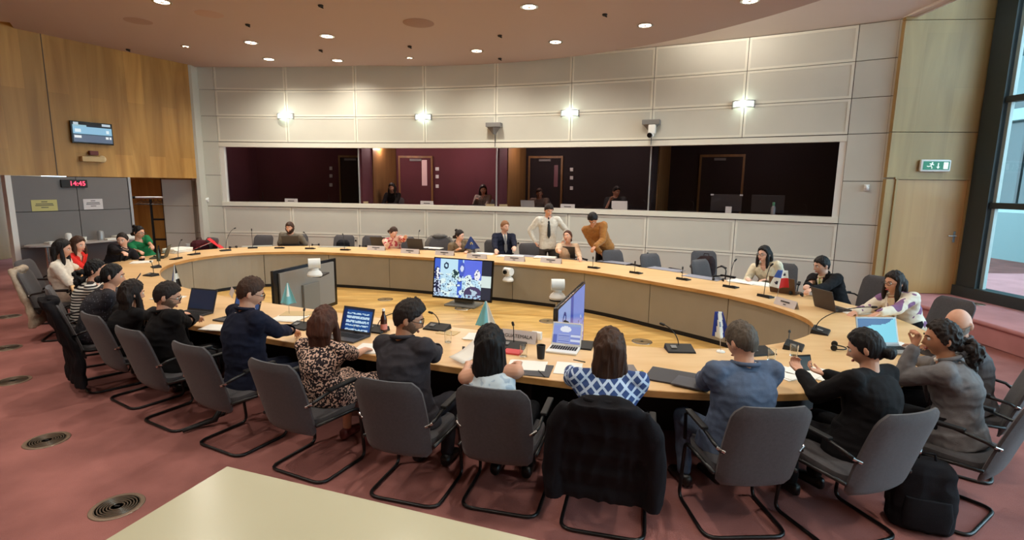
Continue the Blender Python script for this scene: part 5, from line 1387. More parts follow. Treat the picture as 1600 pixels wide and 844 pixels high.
def laptop(u, v, rz, label, pic=None, w_=.33, d_=.23, open_=1.9, body=None, strength=.9, z=TZ, group=None):
    """rz: direction from screen to user (deg, from +Y ccw)"""
    p = at(u, v, z) if not isinstance(u, Vector) else u
    e = empty('laptop', (p.x, p.y, z), math.radians(rz), label, 'laptop', group)
    bm_ = body or M['darkgrey']
    MB().box((0, 0, .009), (w_, d_, .016), bev=.004).build('base', bm_, e)
    k = MB(); 
    for r_ in range(5):
        for c in range(11): k.box(((c-5)*w_*.08, -.07+r_*.022+.0, .018), (w_*.065, .016, .003))
    k.build('keyboard', M['black'], e)
    R = Matrix.Rotation((open_-PI/2), 3, 'X')      # lid leans away from the user (user on +Y)
    hinge = Vector((0, -d_/2, .012))
    MB().box(hinge+R@Vector((0, 0, d_*.5)), (w_, .008, d_), R, bev=.003).build('lid', bm_, e)
    f = pic or (lambda x, y: (22, 24, 30))
    Rs = R @ Rz(PI)
    screen('display', w_*.92, d_*.84, f, e, hinge+R@Vector((0, .0055, d_*.52)), Rs, 40, 26, strength)
    return e
def usr(u, v):                            # direction to the sitter at a table pixel (deg)
    return math.degrees(tangent(at(u, v, TZ)))
whitebody = M['whiteplastic']
laptop(298, 492, usr(298, 492)+10, 'open laptop with a dark blue screen in front of the man in black', lambda x, y: (32, 38, 56), w_=.36, d_=.25)
laptop(368, 500, usr(368, 500)+4, 'open laptop with a muted blue screen left of the navy suit', lambda x, y: (58, 78, 120), w_=.36, d_=.25)
laptop(541, 528, usr(541, 528), 'laptop with lines of text on a bright blue screen', pic_text, w_=.36, d_=.25)
laptop(880, 548, usr(880, 548), 'small pale laptop showing a lilac desktop, left of the tilted screen', pic_desktop, w_=.27, d_=.21, body=whitebody)
laptop(1388, 548, usr(1388, 548)-42, 'laptop with a teal and blue screen at the right end', pic_teal, w_=.38, d_=.26, body=M['silver'])
laptop(456, 383, usr(456, 383), 'black laptop back in front of the bearded man', w_=.36)
laptop(597, 386, usr(597, 386), 'black laptop back left of the leaning woman', w_=.38, d_=.25)
laptop(654, 389, usr(654, 389), 'black laptop back right of the leaning woman', w_=.38, d_=.25)
laptop(886, 402, usr(886, 402)+8, 'black laptop back in front of the woman in beige', w_=.40, d_=.24)
laptop(1228, 457, usr(1228, 457)+12, 'brown laptop back in front of the man with green tie', w_=.34, body=mat('brown_lid', (86, 62, 44), .5))
laptop(1303, 483, usr(1303, 483), 'dark brown laptop back in front of the flowered jacket', w_=.34, d_=.25, body=mat('dark_brown_lid', (58, 48, 46), .5))
laptop(248, 403, usr(248, 403)+30, 'dark green laptop back in front of the woman in green', w_=.34, body=mat('dark_green_lid', (44, 52, 46), .5))
def plate(u, v, label, txt=None, w_=.30, h_=.095, back=False, turn=0):
    p = at(u, v, TZ); e = empty('name_card', (p.x, p.y, TZ), tangent(p)+turn, label, 'name card')
    c = MB(); c.add([(-w_/2, -.035, 0), (w_/2, -.035, 0), (w_/2, 0, h_), (-w_/2, 0, h_), (-w_/2, .035, 0), (w_/2, .035, 0)], [(0, 1, 2, 3), (3, 2, 5, 4)])
    c.add([(-w_/2, -.033, 0), (w_/2, -.033, 0), (w_/2, 0, h_-.002), (-w_/2, 0, h_-.002), (-w_/2, .033, 0), (w_/2, .033, 0)], [(3, 2, 1, 0), (4, 5, 2, 3)])
    c.build('card', mat('card_lilac_white', (206, 198, 198), .6), e)
    ang = math.atan2(.035, h_)
    if txt:
        text_obj('lettering', txt, .046, M['black'], e, (0, .0200, h_*.5), (PI/2-ang, 0, PI), .0004)
    if not back:
        t = MB(); R = Matrix.Rotation(-ang, 3, 'X'); 
        t.box(Vector((0, -.0185, h_*.62)), (w_*.42, .002, .016), R); t.box(Vector((0, -.027, h_*.28)), (w_*.12, .002, .012), R)
        t.build('printed_lines', M['darkgrey'], e)
    return e
plate(811, 534, 'country name card reading GUATEMALA in front of the pale top', 'GUATEMALA', w_=.34, h_=.11, back=True)
plate(365, 462, 'white name card behind the two blue laptops at left', None, w_=.30, turn=-.5)
for u, v, lb in ((588, 391, 'name card left of the leaning woman'), (641, 396, 'name card right of the leaning woman'), (695, 399, 'name card in front of the crumpled grey jacket'), (745, 404, 'name card left of the young man in suit'), (804, 408, 'name card right of the young man in suit'), (861, 411, 'name card in front of the woman in beige'), (1228, 479, 'name card beside the red, white and blue flag')):
    plate(u, v, lb, w_=.42 if v < 420 else .34)
def paper(u, v, label, n=1, w_=.21, d_=.297, turn=0., m=None, h=.004, cat='papers', name='paper_stack', z=TZ):
    p = at(u, v, z); b = MB()
    for i in range(n):
        b.box((random.uniform(-.015, .015)*(n > 1), random.uniform(-.015, .015)*(n > 1), h/2+i*h), (w_, d_, h), Rz(random.uniform(-.15, .15)*(n > 1)))
    return b.build(name, m or M['paper'], loc=(p.x, p.y, z), rz=tangent(p)+turn, label=label, cat=cat)
for a in (((452, 498), 'white papers under the arm of the man in navy', 3, .30, .25, .3), ((590, 546), 'open white papers under the arm in patterned dress', 2, .36, .26, .2), ((826, 572), 'white sheets beside the black folder edge', 2, .30, .22, .1),
          ((888, 576), 'white sheet left of the blue checked sleeve', 1, .21, .28, .1), ((1262, 582), 'white sheets under the phone', 3, .30, .25, .5), ((340, 512), 'white sheets beside the blue screen laptop', 2, .28, .2, .2),
          ((1225, 583), 'white paper right of the blue grey jacket', 2, .25, .3, .2), ((1400, 543), 'white papers under the curly haired woman arm', 3, .3, .3, .7), ((797, 401), 'white papers in front of the young man', 4, .5, .28, 0),
          ((757, 397), 'white papers left of the young man', 3, .4, .28, .1), ((852, 403), 'stack of white papers left of the woman in beige', 5, .42, .3, .1), ((675, 388), 'white papers in front of the grey jacket chair', 3, .45, .25, 0), ((1160, 441), 'white papers in front of the cream top', 4, .36, .3, .1),
          ((1195, 445), 'magazine sheets between the cream top and the flag', 2, .36, .3, .1), ((1330, 487), 'white papers behind the brown laptop', 2, .3, .3, .2), ((222, 410), 'scattered papers at the left corner', 2, .3, .3, .4), ((262, 466), 'white sheets left of the dark blue laptop', 2, .3, .25, .3)):
    paper(a[0][0], a[0][1], a[1], a[2], a[3], a[4], a[5])
paper(278, 394, 'pile of pale papers on the left corner of the table', 7, .42, .32, .2, h=.012)
for (u, v), lb in (((960, 410), 'grey plastic desk pad in front of the brown sweater'), ((1040, 421), 'long lilac grey paper pad between two empty chairs'), ((1098, 434), 'lilac grey paper pad in front of the third empty chair'), ((822, 400), 'grey pad in front of the empty chair right of the young man')):
    paper(u, v, lb, 1, .62, .26, 0, mat('pad_lilac_grey', (142, 144, 158), .6), .006, 'desk pad', 'desk_pad')
for (u, v), lb in (((402, 385), 'grey desk pad left of the bearded man'), ((520, 386), 'grey desk pad right of the bearded man')):
    paper(u, v, lb, 1, .62, .22, 0, mat('pad_grey', (150, 150, 142), .6), .006, 'desk pad', 'desk_pad')
# black folders, tablet, notebook
paper(1050, 590, 'large black folder beside the blue grey sleeve', 1, .36, .30, -.35, mat('folder_black', (46, 46, 54), .5), .012, 'folder', 'document_folder')
paper(1082, 600, 'dark tablet lying on the black folder', 1, .26, .20, -.5, mat('tablet_dark', (70, 72, 84), .3), .010, 'tablet', 'tablet', z=TZ+.013)
paper(828, 578, 'open black folder with white sheets beside the pale top', 1, .34, .27, .1, mat('folder_black', (46, 46, 54), .5), .005, 'folder', 'document_folder', z=TZ-.0)
paper(801, 551, 'small red notebook behind the black haired woman', 1, .15, .12, 0, mat('notebook_red', (206, 70, 74), .6), .014, 'notebook', 'notebook')
paper(975, 580, 'grey notebook right of the brown hair and checked blouse', 1, .2, .26, .2, mat('notebook_grey', (120, 112, 110), .6), .010, 'notebook', 'notebook')
paper(750, 528, 'open printed booklet behind the headphones', 2, .30, .22, .1)
paper(1222, 580, 'grey pad edge right of the blue grey jacket', 1, .2, .3, .2, mat('pad_lilac_grey', (142, 144, 158), .6), .006, 'desk pad', 'desk_pad')
paper(700, 520, 'thin tan document beside the microphone', 1, .2, .14, 0, mat('manila', (206, 178, 130), .7), .004)
paper(463, 492, 'tan envelope on the papers by the blue flag', 2, .3, .2, .4, mat('manila', (206, 178, 130), .7), .008)
def cup(u, v, label, prof, m, cat='cup', name='cup', z=TZ, n=20):
    p = at(u, v, z); return MB().lathe(prof, n=n).build(name, m, loc=(p.x, p.y, z), label=label, cat=cat, smooth=40)
glassm = bpy.data.materials.new('tumbler_glass'); glassm.use_nodes = True; b_ = glassm.node_tree.nodes['Principled BSDF']; b_.inputs['Transmission Weight'].default_value = 1; b_.inputs['Roughness'].default_value = .03; b_.inputs['Base Color'].default_value = (.95, .96, .94, 1)
gp = [(.001, 0), (.030, 0), (.034, .1), (.031, .1), (.028, .008), (.001, .008)]
for u, v, lb in ((700, 535, 'water glass in front of the dark grey suit'), (1205, 563, 'water glass right of the blue grey jacket'), (558, 522, 'water glass beside the blue text laptop'), (818, 557, 'water glass right of the red notebook'), (1240, 556, 'second water glass left of the phone'), (255, 455, 'water glass behind the long haired woman'), (1020, 552, 'water glass right of the tilted screen') if False else (1385, 536, 'water glass by the teal laptop')):
    cup(u, v, lb, gp, glassm, 'glass', 'water_glass')
cup(845, 560, 'black tumbler left of the small pale laptop', [(.001, 0), (.030, 0), (.038, .115), (.034, .115), (.028, .01), (.001, .01)], M['black'], 'tumbler', 'tumbler')
cup(568, 513, 'white paper cup by the blue text laptop', [(.001, 0), (.026, 0), (.036, .09), (.033, .09), (.024, .006), (.001, .006)], M['whiteplastic'])
cup(884+0, 533, 'white box lid cup', gp, M['whiteplastic']) if False else None
p = at(823+15, 530, TZ); MB().box((0, 0, .035), (.10, .06, .07), bev=.006).build('tissue_box', M['whiteplastic'], loc=(p.x, p.y, TZ), rz=tangent(p), label='small white box beside the name card', cat='box')
# beer-brown bottle with pink label
p = at(600, 519, TZ); e = empty('bottle', (p.x, p.y, TZ), 0, 'brown glass bottle with pink label and white cap', 'bottle')
MB().lathe([(.001, 0), (.031, 0), (.032, .01), (.032, .12), (.027, .15), (.014, .18), (.013, .215), (.001, .217)], n=20).build('glass_body', mat('bottle_brown', (58, 26, 18), .15), e, smooth=40)
MB().lathe([(.033, .03), (.033, .085)], n=20).build('label_band', mat('label_pink', (206, 130, 120), .6), e, smooth=40)
MB().lathe([(.001, .236), (.014, .234), (.015, .212), (.0135, .212)], n=16).build('cap', M['whiteplastic'], e)
for u, v, lb, c in ((246+3, 401, 'small dark drink bottle at the left corner of the table', (40, 20, 18)), (738-490, 408, 'small drink bottle in front of the woman in green', (50, 60, 40))):
    cup(u, v, lb, [(.001, 0), (.03, 0), (.031, .12), (.014, .17), (.013, .21), (.001, .215)], mat('b%d' % u, c, .2), 'bottle', 'drink_bottle')
cup(294, 388, 'white paper cup near the red folder', [(.001, 0), (.03, 0), (.04, .1), (.036, .1), (.028, .006), (.001, .006)], M['whiteplastic'])
def headphones(u, v, label):
    p = at(u, v, TZ); m_ = MB(); rz = tangent(p)+.4
    m_.tube([(.075*math.cos(a), .085*math.sin(a), .016) for a in [PI*i/12 for i in range(13)]], .006, 8)
    for s in (-1, 1): m_.cyl((s*.075-.01, -.01, .026), (s*.075+.012, -.01, .026), .026, n=16); m_.cyl((s*.062, -.01, .028), (s*.052, -.01, .028), .02, n=14)
    m_.build('headphones', M['black'], loc=(p.x, p.y, TZ), rz=rz, label=label, cat='headphones', smooth=40)
headphones(738, 551, 'black headphones left of the black haired woman in pale top'); headphones(1122, 439, 'black headphones beside the cream top papers'); headphones(493, 384, 'black headphones right of the bearded man'); headphones(1244, 462, 'black headphones by the clasped hands'); headphones(1305, 545, 'black headphones behind the woman all in black')
headphones(364, 388, 'black headphones beside the tall tilted microphone'); headphones(567, 386, 'black and white headphones left of the black laptops')
p = at(1005, 590, TZ); m_ = MB(); m_.ell((0, 0, .018), (.022, .022, .018)); m_.ell((-.01, 0, .045), (.012, .012, .014)); m_.build('yellow_figurine', mat('yellow_toy', (214, 200, 60), .4), loc=(p.x, p.y, TZ), label='tiny yellow figurine beside the grey notebook', cat='toy', smooth=True)
p = at(846, 585, TZ); MB().capsule((0, -.07, .006), (0, .07, .006), .005, .004).build('pen', M['black'], loc=(p.x, p.y, TZ), rz=.3, label='black pen beside the open black folder', cat='pen', smooth=True)
p = at(905, 566, TZ+.02); MB().capsule((0, -.05, .0), (0, .05, .0), .005, .004).build('pen', M['black'], loc=(p.x, p.y, TZ+.03), rz=1.0, label='black pen on the keyboard of the small pale laptop', cat='pen', smooth=True)
p = at(216, 440, TZ); e = empty('smartphone', (p.x, p.y, TZ), -1.0, 'smartphone with a pale blue screen standing in front of the curly haired woman', 'phone')
R_ = Matrix.Rotation(-.6, 3, 'X'); MB().box((0, 0, .06), (.10, .01, .13), R_, bev=.003).build('phone_body', M['black'], e); MB().box(Vector((0, 0, .06))+R_@Vector((0, .0062, 0)), (.088, .001, .115), R_).build('display', mat('phone_blue', (130, 160, 200), .3, emit=.6), e)
# phone held by the woman in black and the paper held by the man in dark grey
p = at(1258, 567, .90); e = empty('smartphone', (p.x, p.y, p.z), -.35, 'blue grey smartphone held up by the woman all in black', 'phone')
R_ = Matrix.Rotation(.6, 3, 'X') @ Matrix.Rotation(-.25, 3, 'Y'); MB().box((0, 0, 0), (.085, .010, .18), R_, bev=.004).build('phone_body', M['black'], e); MB().box(R_@Vector((0, -.0058, .0)), (.077, .001, .165), R_).build('display', mat('phone_screen_teal', (62, 96, 116), .25, emit=.35), e)
p = at(712, 557, .80); m_ = MB(); R_ = Matrix.Rotation(-1.15, 3, 'X')
vs = []; 
for i in range(7):
    for j in range(5):
        x = (j/4-.5)*.21; y = i/6*.29; vs.append(R_@Vector((x, -y*0+.02*math.sin(i/6*PI), y))+Vector((0, 0, 0)))
m_.add(vs, [(i*5+j, i*5+j+1, i*5+j+6, i*5+j+5) for i in range(6) for j in range(4)])
o_ = m_.build('document', M['paper'], loc=(p.x, p.y, .765), rz=-.9, label='white pages held by the man in dark grey suit', cat='papers', smooth=True); o_.modifiers.new('s', 'SOLIDIFY').thickness = .003
# cables lying on the table near the right-hand microphones
# ------------------------------------------------------------------ table flags
def flag(u, v, label, cellf, h=.30, w_=.17, L_=.21, turn=0, lean=0., nu=16, nv=16, tf=.08):
    """pole on a round foot, cloth hanging folded from the pole top"""
    p = at(u, v, TZ); e = empty('table_flag', (p.x, p.y, TZ), turn, label, 'flag')
    MB().lathe([(.001, .014), (.030, .012), (.038, .004), (.038, 0), (.001, 0)], n=20).build('foot', M['whiteplastic'], e, smooth=40)
    MB().cyl((0, 0, .01), (lean*h, 0, h), .003, n=8).build('pole', M['steel'], e)
    vs = []; mats = []; fs = []; ms = []; cols = {}
    for j in range(nv+1):
        t = j/nv
        for i in range(nu+1):
            s = i/nu; ww = w_*(tf+(1-tf)*t); x = (s-.5)*ww+lean*h*(1-t*.8); y = .018*math.sin(s*PI*3+.5)*t-.006; z = h-.005-t*L_+.035*abs(s-.5)*t
            vs.append((x, y, z))
    for j in range(nv):
        for i in range(nu):
            a = j*(nu+1)+i; fs.append((a, a+1, a+nu+2, a+nu+1)); c = cellf((i+.5)/nu, (j+.5)/nv)
            if c not in cols: cols[c] = len(cols)
            ms.append(cols[c])
    m_ = MB(); m_.v = vs; m_.f = fs; m_.m = ms
    o = m_.build('cloth', [mat('flag_%d_%d_%d' % c, c, .75) for c in cols], e, smooth=True); s_ = o.modifiers.new('s', 'SOLIDIFY'); s_.thickness = .002
LB, WT, DB, RD = (122, 190, 200), (228, 234, 232), (34, 58, 150), (196, 36, 40)
flag(452, 492, 'pale blue and white table flag beside the monitor backs', lambda x, y: WT if .36 < x < .64 and y < .62 else LB, .36, .17, .24, .2)
flag(759, 528, 'pale blue and white table flag behind the black haired woman', lambda x, y: WT if x > .62 else LB, .36, .20, .25, 0)
flag(1126, 550, 'blue, white and blue table flag left of the man in blue grey', lambda x, y: DB if (x+y*.25 < .42 or x+y*.25 > .86) else ((120, 140, 170) if abs(x-.5) < .08 and .4 < y < .55 else WT), .37, .15, .24, -.1, -.12, tf=.45)
flag(1214, 466, 'red, white and blue quartered table flag with stars at right', lambda x, y: ((60, 96, 180) if y < .46 else ((40, 44, 70) if (x-.3)**2+(y-.72)**2 < .008 else WT)) if x < .5 else (((40, 44, 70) if (x-.72)**2+(y-.24)**2 < .008 else WT) if y < .46 else RD), .38, .24, .24, -.3, .1, tf=.5)
flag(738, 396, 'dark blue draped table flag between the tied hair woman and the young man', lambda x, y: (206, 180, 60) if (x-.5)**2+(y-.55)**2 < .012 and (x-.5)**2+(y-.55)**2 > .004 else (34, 54, 110), .36, .34, .27, .2, -.1)
flag(277, 462, 'black, white and blue folded table flag on the left side', lambda x, y: (24, 22, 26) if (x > .5 and (y < .35 or y > .6)) else WT if x > .2 else (70, 90, 140), .40, .12, .30, .5)
# ------------------------------------------------------------------ big monitors inside the ring
def rzto(a, b): d = b-a; return math.atan2(d.y, d.x)
def monitor(A, B, ztop, hgt, label, pic, lean=0., back=False, strength=1.0, zb=None):
    """A, B: plan ends (left, right as seen from the picture side)"""
    c = (A+B)/2; W_ = (B-A).length; rz = rzto(A, B)
    e = empty('monitor', (c.x, c.y, 0.007), rz, label, 'monitor')
    R = Matrix.Rotation(lean, 3, 'X'); cz = ztop-hgt/2-.007
    MB().box((0, 0, cz), (W_, .045, hgt), R, bev=.008).build('housing', M['blackgloss'], e)
    screen('display', W_*.955, hgt*.92, pic, e, Vector((0, 0, cz))+R@Vector((0, -.0245, .01)), R, 96, 60, strength)
    bp_ = MB(); bp_.box(Vector((0, 0, cz))+R@Vector((0, .035, .01)), (W_*.86, .03, hgt*.86), R, bev=.006); bp_.build('back_cover', mat('monitor_back_grey', (134, 130, 124), .55), e)
    s_ = MB(); s_.box((0, .07, cz*.5+.05), (.38, .05, cz+.1), bev=.01); s_.box((0, .05, .02), (.6, .42, .035), bev=.012); s_.build('stand', mat('stand_grey', (120, 118, 112), .5), e)
    return e, cz
def camera_on(p, z, face, label, pole=True, s=1.15, arm=None):
    e = empty('conference_camera', (p[0], p[1], 0.007), 0, label, 'camera')
    if pole:
        MB().cyl((0, 0, .0), (0, 0, z), .022, n=14).build('pole', M['whiteplastic'], e, smooth=40)
        MB().lathe([(.001, 0), (.14, 0), (.14, .012), (.03, .02), (.022, .05)], n=24).build('foot', M['darkgrey'], e, smooth=40)
        MB().lathe([(.001, z-.02), (.10, z-.02), (.10, z), (.001, z)], n=24).build('mount_plate', M['black'], e, smooth=40)
    if arm: MB().box((arm[0]/2, arm[1]/2, z-.012), (.12, abs(arm[1]), .022), bev=.004).build('mount_arm', M['black'], e)
    ptz(e, z, face, s)
A = at(678, 464, .12); B = at(770, 473, .12)
monitor(Vector((A.x, A.y)), Vector((B.x, B.y)), .86, .74, 'middle flat screen showing the blue and white meeting broadcast', pic_meeting, -.12, strength=1.05)
A = at(868, 482, .95); B = at(912, 440, .95)
monitor(Vector((A.x, A.y)), Vector((B.x, B.y)), .95, .84, 'oblique flat screen with a blue picture right of the middle', pic_side, 0, strength=.8)
A = at(424, 424, .95); B = at(523, 403, .95)
monitor(Vector((B.x, B.y)), Vector((A.x, A.y)), .95, .78, 'flat screen seen from its grey back at the left of the ring', pic_side, 0)
p = at(492, 432, .86); camera_on((p.x, p.y), .86, PI+.4, 'white remote camera above the grey monitor back', pole=False, arm=(.05, .35))
p = at(871, 468, .78); camera_on((p.x, p.y), .78, PI, 'white remote camera beside the oblique blue screen')
p = at(794, 440, .42); camera_on((p.x, p.y), .42, -.7, 'white remote camera right of the middle screen', pole=False, arm=(.06, .34))
# ------------------------------------------------------------------ garments and bags
def coat(ckey, label, m, zb=.26, wid=.30, sleeves=True, zt=.985, seed=1, off_=(0, 0), frac=1.):
    x, y, a = CP[ckey] if isinstance(ckey, str) else ckey; a = math.radians(a)
    c = MB(); X, Y = Vector((1, 0, 0)), Vector((0, 1, 0)); secs = []
    for i in range(15):
        t = i/14; z = zt-(zt-zb)*t; tt = (z-.38)/.55; y0 = -.225-.14*tt-.03*tt*tt if z > .38 else -.222
        w_ = (.19+.07*min(1, t*5))+(wid-.25)*t
        secs.append((Vector((.012*math.sin(i*1.3), y0-.012-.03*t, z)), X, Y, w_, .052+.012*math.sin(i*2)))
    c.loft(secs, 26, p=2.6)
    c.ell((0, -.375, zt-.015), (.17, .06, .05), 16)
    if sleeves:
        for s in (-1, 1):
            c.tube([(s*.20, -.38, zt-.05), (s*.275, -.36, zt-.18), (s*.30, -.33, zt-.38), (s*.31, -.30, zb+.10-.06*s), (s*.30, -.30, zb-.02)], [.055, .062, .058, .055, .05], 12)
    e = empty('coat', (x+off_[0], y+off_[1], 0), a, label, 'coat')
    remeshed(c, 'coat_body', m, e, .012, wrinkle=.016, seed=seed, smooth=2, wscale=6, stretch=(1.6, 1, .45))
    cl = MB(); cl.tube([(.12*math.cos(t_), -.37-.035*math.sin(t_), zt+.005) for t_ in [PI*i/10 for i in range(11)]], .016, 8); cl.build('collar', m, e, smooth=True)
    return e
coat('c7', 'long black coat hung over the chair back of the checked blouse', fab('coat_black', (20, 18, 22)), zb=.30, wid=.30, seed=2, zt=.96)
coat('c0', 'long black coat hung over a chair back at the left side', fab('coat_black', (20, 18, 22)), zb=.10, wid=.40, seed=5, sleeves=False)
coat('m2', 'beige linen jacket hung over the leftmost chair back', fab('jacket_beige', (176, 160, 142), .15), zb=.20, wid=.33, seed=9, sleeves=False)
coat((-1.6, 11.85, 194), 'crumpled grey jacket over a chair back behind the far table', fab('jacket_crumpled_grey', (108, 104, 100), .15), zb=.5, wid=.32, seed=12, zt=1.0)
def bag(x, y, z, a, label, size, m, strap=True):
    e = empty('backpack', (x, y, z), a, label, 'bag'); w_, d_, h_ = size
    b = MB(); X, Y = Vector((1, 0, 0)), Vector((0, 1, 0))
    b.loft([((0, 0, .0), X, Y, w_*.46, d_*.42), ((0, 0, h_*.05), X, Y, w_*.5, d_*.5), ((0, 0, h_*.5), X, Y, w_*.5, d_*.5), ((0, .0, h_*.85), X, Y, w_*.46, d_*.42), ((0, .0, h_*.97), X, Y, w_*.34, d_*.28), ((0, 0, h_), X, Y, w_*.2, d_*.15)], 28, p=3.6)
    remeshed(b, 'bag_body', m, e, .009, wrinkle=.010, seed=4, smooth=2, wscale=7)
    pk = MB(); pk.loft([((0, -d_*.45, h_*.1), X, Y, w_*.36, d_*.16), ((0, -d_*.48, h_*.3), X, Y, w_*.38, d_*.18), ((0, -d_*.45, h_*.52), X, Y, w_*.34, d_*.12)], 22, p=3.4); pk.build('front_pocket', m, e, smooth=50)
    if strap:
        for s in (-1, 1):
            st = MB(); st.tube([(s*w_*.22, d_*.42, h_*.92), (s*w_*.3, d_*.75, h_*.7), (s*w_*.34, d_*.8, h_*.35), (s*w_*.32, d_*.5, h_*.06)], .012, 8); st.build('shoulder_strap', m, e, smooth=True)
        hd_ = MB(); hd_.tube([(-.05, 0, h_*.96), (-.04, 0, h_+.04), (.04, 0, h_+.04), (.05, 0, h_*.96)], .008, 8); hd_.build('grab_handle', m, e, smooth=True)
    return e
bk_m = fab('backpack_black', (26, 26, 31))
p = at(1437, 822, 0); bag(p.x, p.y+.02, 0, -.35, 'black backpack on the carpet between the two right hand chairs', (.36, .24, .46), bk_m)
p = at(320, 668, 0); MB().tube([(-.16, -.05, .012), (-.05, .02, .02), (.08, .03, .05), (.14, .0, .16)], [.012, .02, .03, .02], 8).build('umbrella', M['black'], loc=(p.x, p.y, .0), rz=.4, label='folded black umbrella leaning beside a chair at left', cat='umbrella', smooth=True)
bag(-3.95, 12.28, .50, 0, 'small dark bag on the empty chair right of the bearded man', (.30, .2, .36), bk_m, False)
bag(3.66, 9.9, .50, -.6, 'dark brown bag on the chair set back by the wall', (.34, .24, .40), fab('bag_dark_brown', (44, 32, 34)), True)
bag(-2.75, 12.2, .50, 0, 'dark backpack behind the leaning woman', (.36, .24, .44), fab('backpack_olive', (44, 42, 40)), False)
# red folder and burgundy case at the left corner
p = at(318, 389, TZ); e = empty('red_folder', (p.x, p.y+.1, TZ), .3, 'bright red folder standing open on the left corner of the table', 'folder')
rm_ = mat('folder_red', (214, 40, 50), .5); R1 = Matrix.Rotation(.5, 3, 'Y'); 
MB().box((-.05, 0, .07), (.40, .26, .008), Matrix.Rotation(-.42, 3, 'Y'), bev=.002).build('front_cover', rm_, e)
MB().box((.18, .02, .10), (.34, .26, .008), Matrix.Rotation(.7, 3, 'Y'), bev=.002).build('back_cover', rm_, e)
MB().box((-.05, 0, .06), (.36, .24, .008), Matrix.Rotation(-.40, 3, 'Y')).build('sheets', M['paper'], e)
bag(-6.72, 11.3, .5, .4, 'dark burgundy bag on the chair behind the red folder', (.36, .22, .42), fab('bag_burgundy', (70, 30, 36)), True)
# ------------------------------------------------------------------ left: counter on the entry box, coat rack
cl_ = empty('wall_counter', tuple(lw(2.2))+(0,), lrz, 'grey wall counter with rounded end on a steel post, crowded with cups', 'counter')
def L2(x, y): return (x, y)
poly = [(-1.28, 0), (.62, 0), (.62, -.42), (-.9, -.52)]+[(-.98-.34*math.sin(t), -.26-.26*math.cos(t)) for t in [PI*i/8 for i in range(1, 8)]]
MB().prism(poly, .87, .90).build('counter_top', mat('counter_grey', (176, 170, 166), .4), cl_)
MB().prism([(x*1.004, y*1.004) for x, y in poly], .86, .872).build('counter_edge', M['darkgrey'], cl_)
MB().cyl((-1.0, -.3, 0), (-1.0, -.3, .86), .04).build('post', M['steel'], cl_, smooth=40)
def cw(x, y, z): q = Rz(lrz)@Vector((x, y, 0)); b = lw(2.2); return (b.x+q.x, b.y+q.y, z)
for i, (x, y, r, h, m, nm, lb) in enumerate(((-.62, -.3, .055, .2, M['whiteplastic'], 'thermos_jug', 'tall white jug on the wall counter'), (.0, -.2, .06, .2, M['silver'], 'thermos_jug', 'silver lidded flask on the wall counter'), (-.95, -.35, .04, .06, M['whiteplastic'], 'cup', 'small white cup at the left end of the wall counter'), (-.3, -.2, .04, .09, M['paper'], 'cup', 'white cup in the middle of the wall counter'))):
    MB().lathe([(.001, 0), (r, 0), (r, h*.8), (r*.8, h*.95), (r*.3, h), (.001, h)] if h > .1 else [(.001, 0), (r*.7, 0), (r, h), (r*.9, h), (r*.65, .005), (.001, .005)], n=18).build(nm, m, loc=cw(x, y, .90), label=lb, cat='jug' if h > .1 else 'cup', smooth=40)
for x, y, w_, d_, h_, lb in ((.42, -.24, .36, .26, .07, 'low white box at the right end of the wall counter'), (-.45, -.2, .3, .2, .02, 'white napkins on the wall counter'), (.15, -.3, .24, .18, .03, 'flat white tray in the middle of the wall counter'), (-.82, -.16, .24, .2, .03, 'flat white papers at the left end of the wall counter')):
    MB().box((0, 0, h_/2), (w_, d_, h_), bev=.004).build('paper_box', M['paper'], loc=cw(x, y, .90), rz=lrz, label=lb, cat='box')
ck = Vector((-9.12, 14.05)); 
cr_ = empty('coat_rack', (ck.x, ck.y, 0), .15, 'black coat rack with pale top rail and empty hangers in the corner', 'coat rack')
MB().cyl((-.75, 0, 1.72), (.55, 0, 1.72), .025).build('top_rail', M['whiteplastic'], cr_, smooth=40)
MB().cyl((-.82, 0, 1.72), (-.75, 0, 1.72), .035).build('rail_end', M['black'], cr_, smooth=40)
fr_ = MB()
for x in (-.40, .5): fr_.cyl((x, 0, .03), (x, 0, 1.68), .03); fr_.box((x, 0, .02), (.06, .6, .04))
for z in (1.15, .62, .1): fr_.box((.05, 0, z), (.9, .03, .05))
fr_.build('frame', M['black'], cr_, smooth=40)
hg0 = None
for i in range(11):
    x = -.62+i*.1; 
    if hg0 is None:
        h_ = MB(); R = Rz(1.15)
        h_.tube([R@Vector(q) for q in ((0, 0, 0), (.012, 0, .02), (0, 0, .035), (-.02, 0, .02))], .003, 6)
        h_.tube([R@Vector(q) for q in ((0, 0, 0), (0, 0, -.05), (.21, 0, -.14), (-.21, 0, -.14), (0, 0, -.05))], .007, 6)
        hg0 = h_.build('coat_hanger', M['black'], loc=(0, 0, 0), label='empty clothes hanger on the coat rack rail', cat='hanger', group='empty hangers on the coat rack'); o = hg0
    else:
        o = hg0.copy(); COL.objects.link(o)
    q = Rz(.15)@Vector((x, 0, 0)); o.location = (ck.x+q.x, ck.y+q.y, 1.715-.03); o.rotation_euler = (0, 0, .15+random.uniform(-.1, .1))
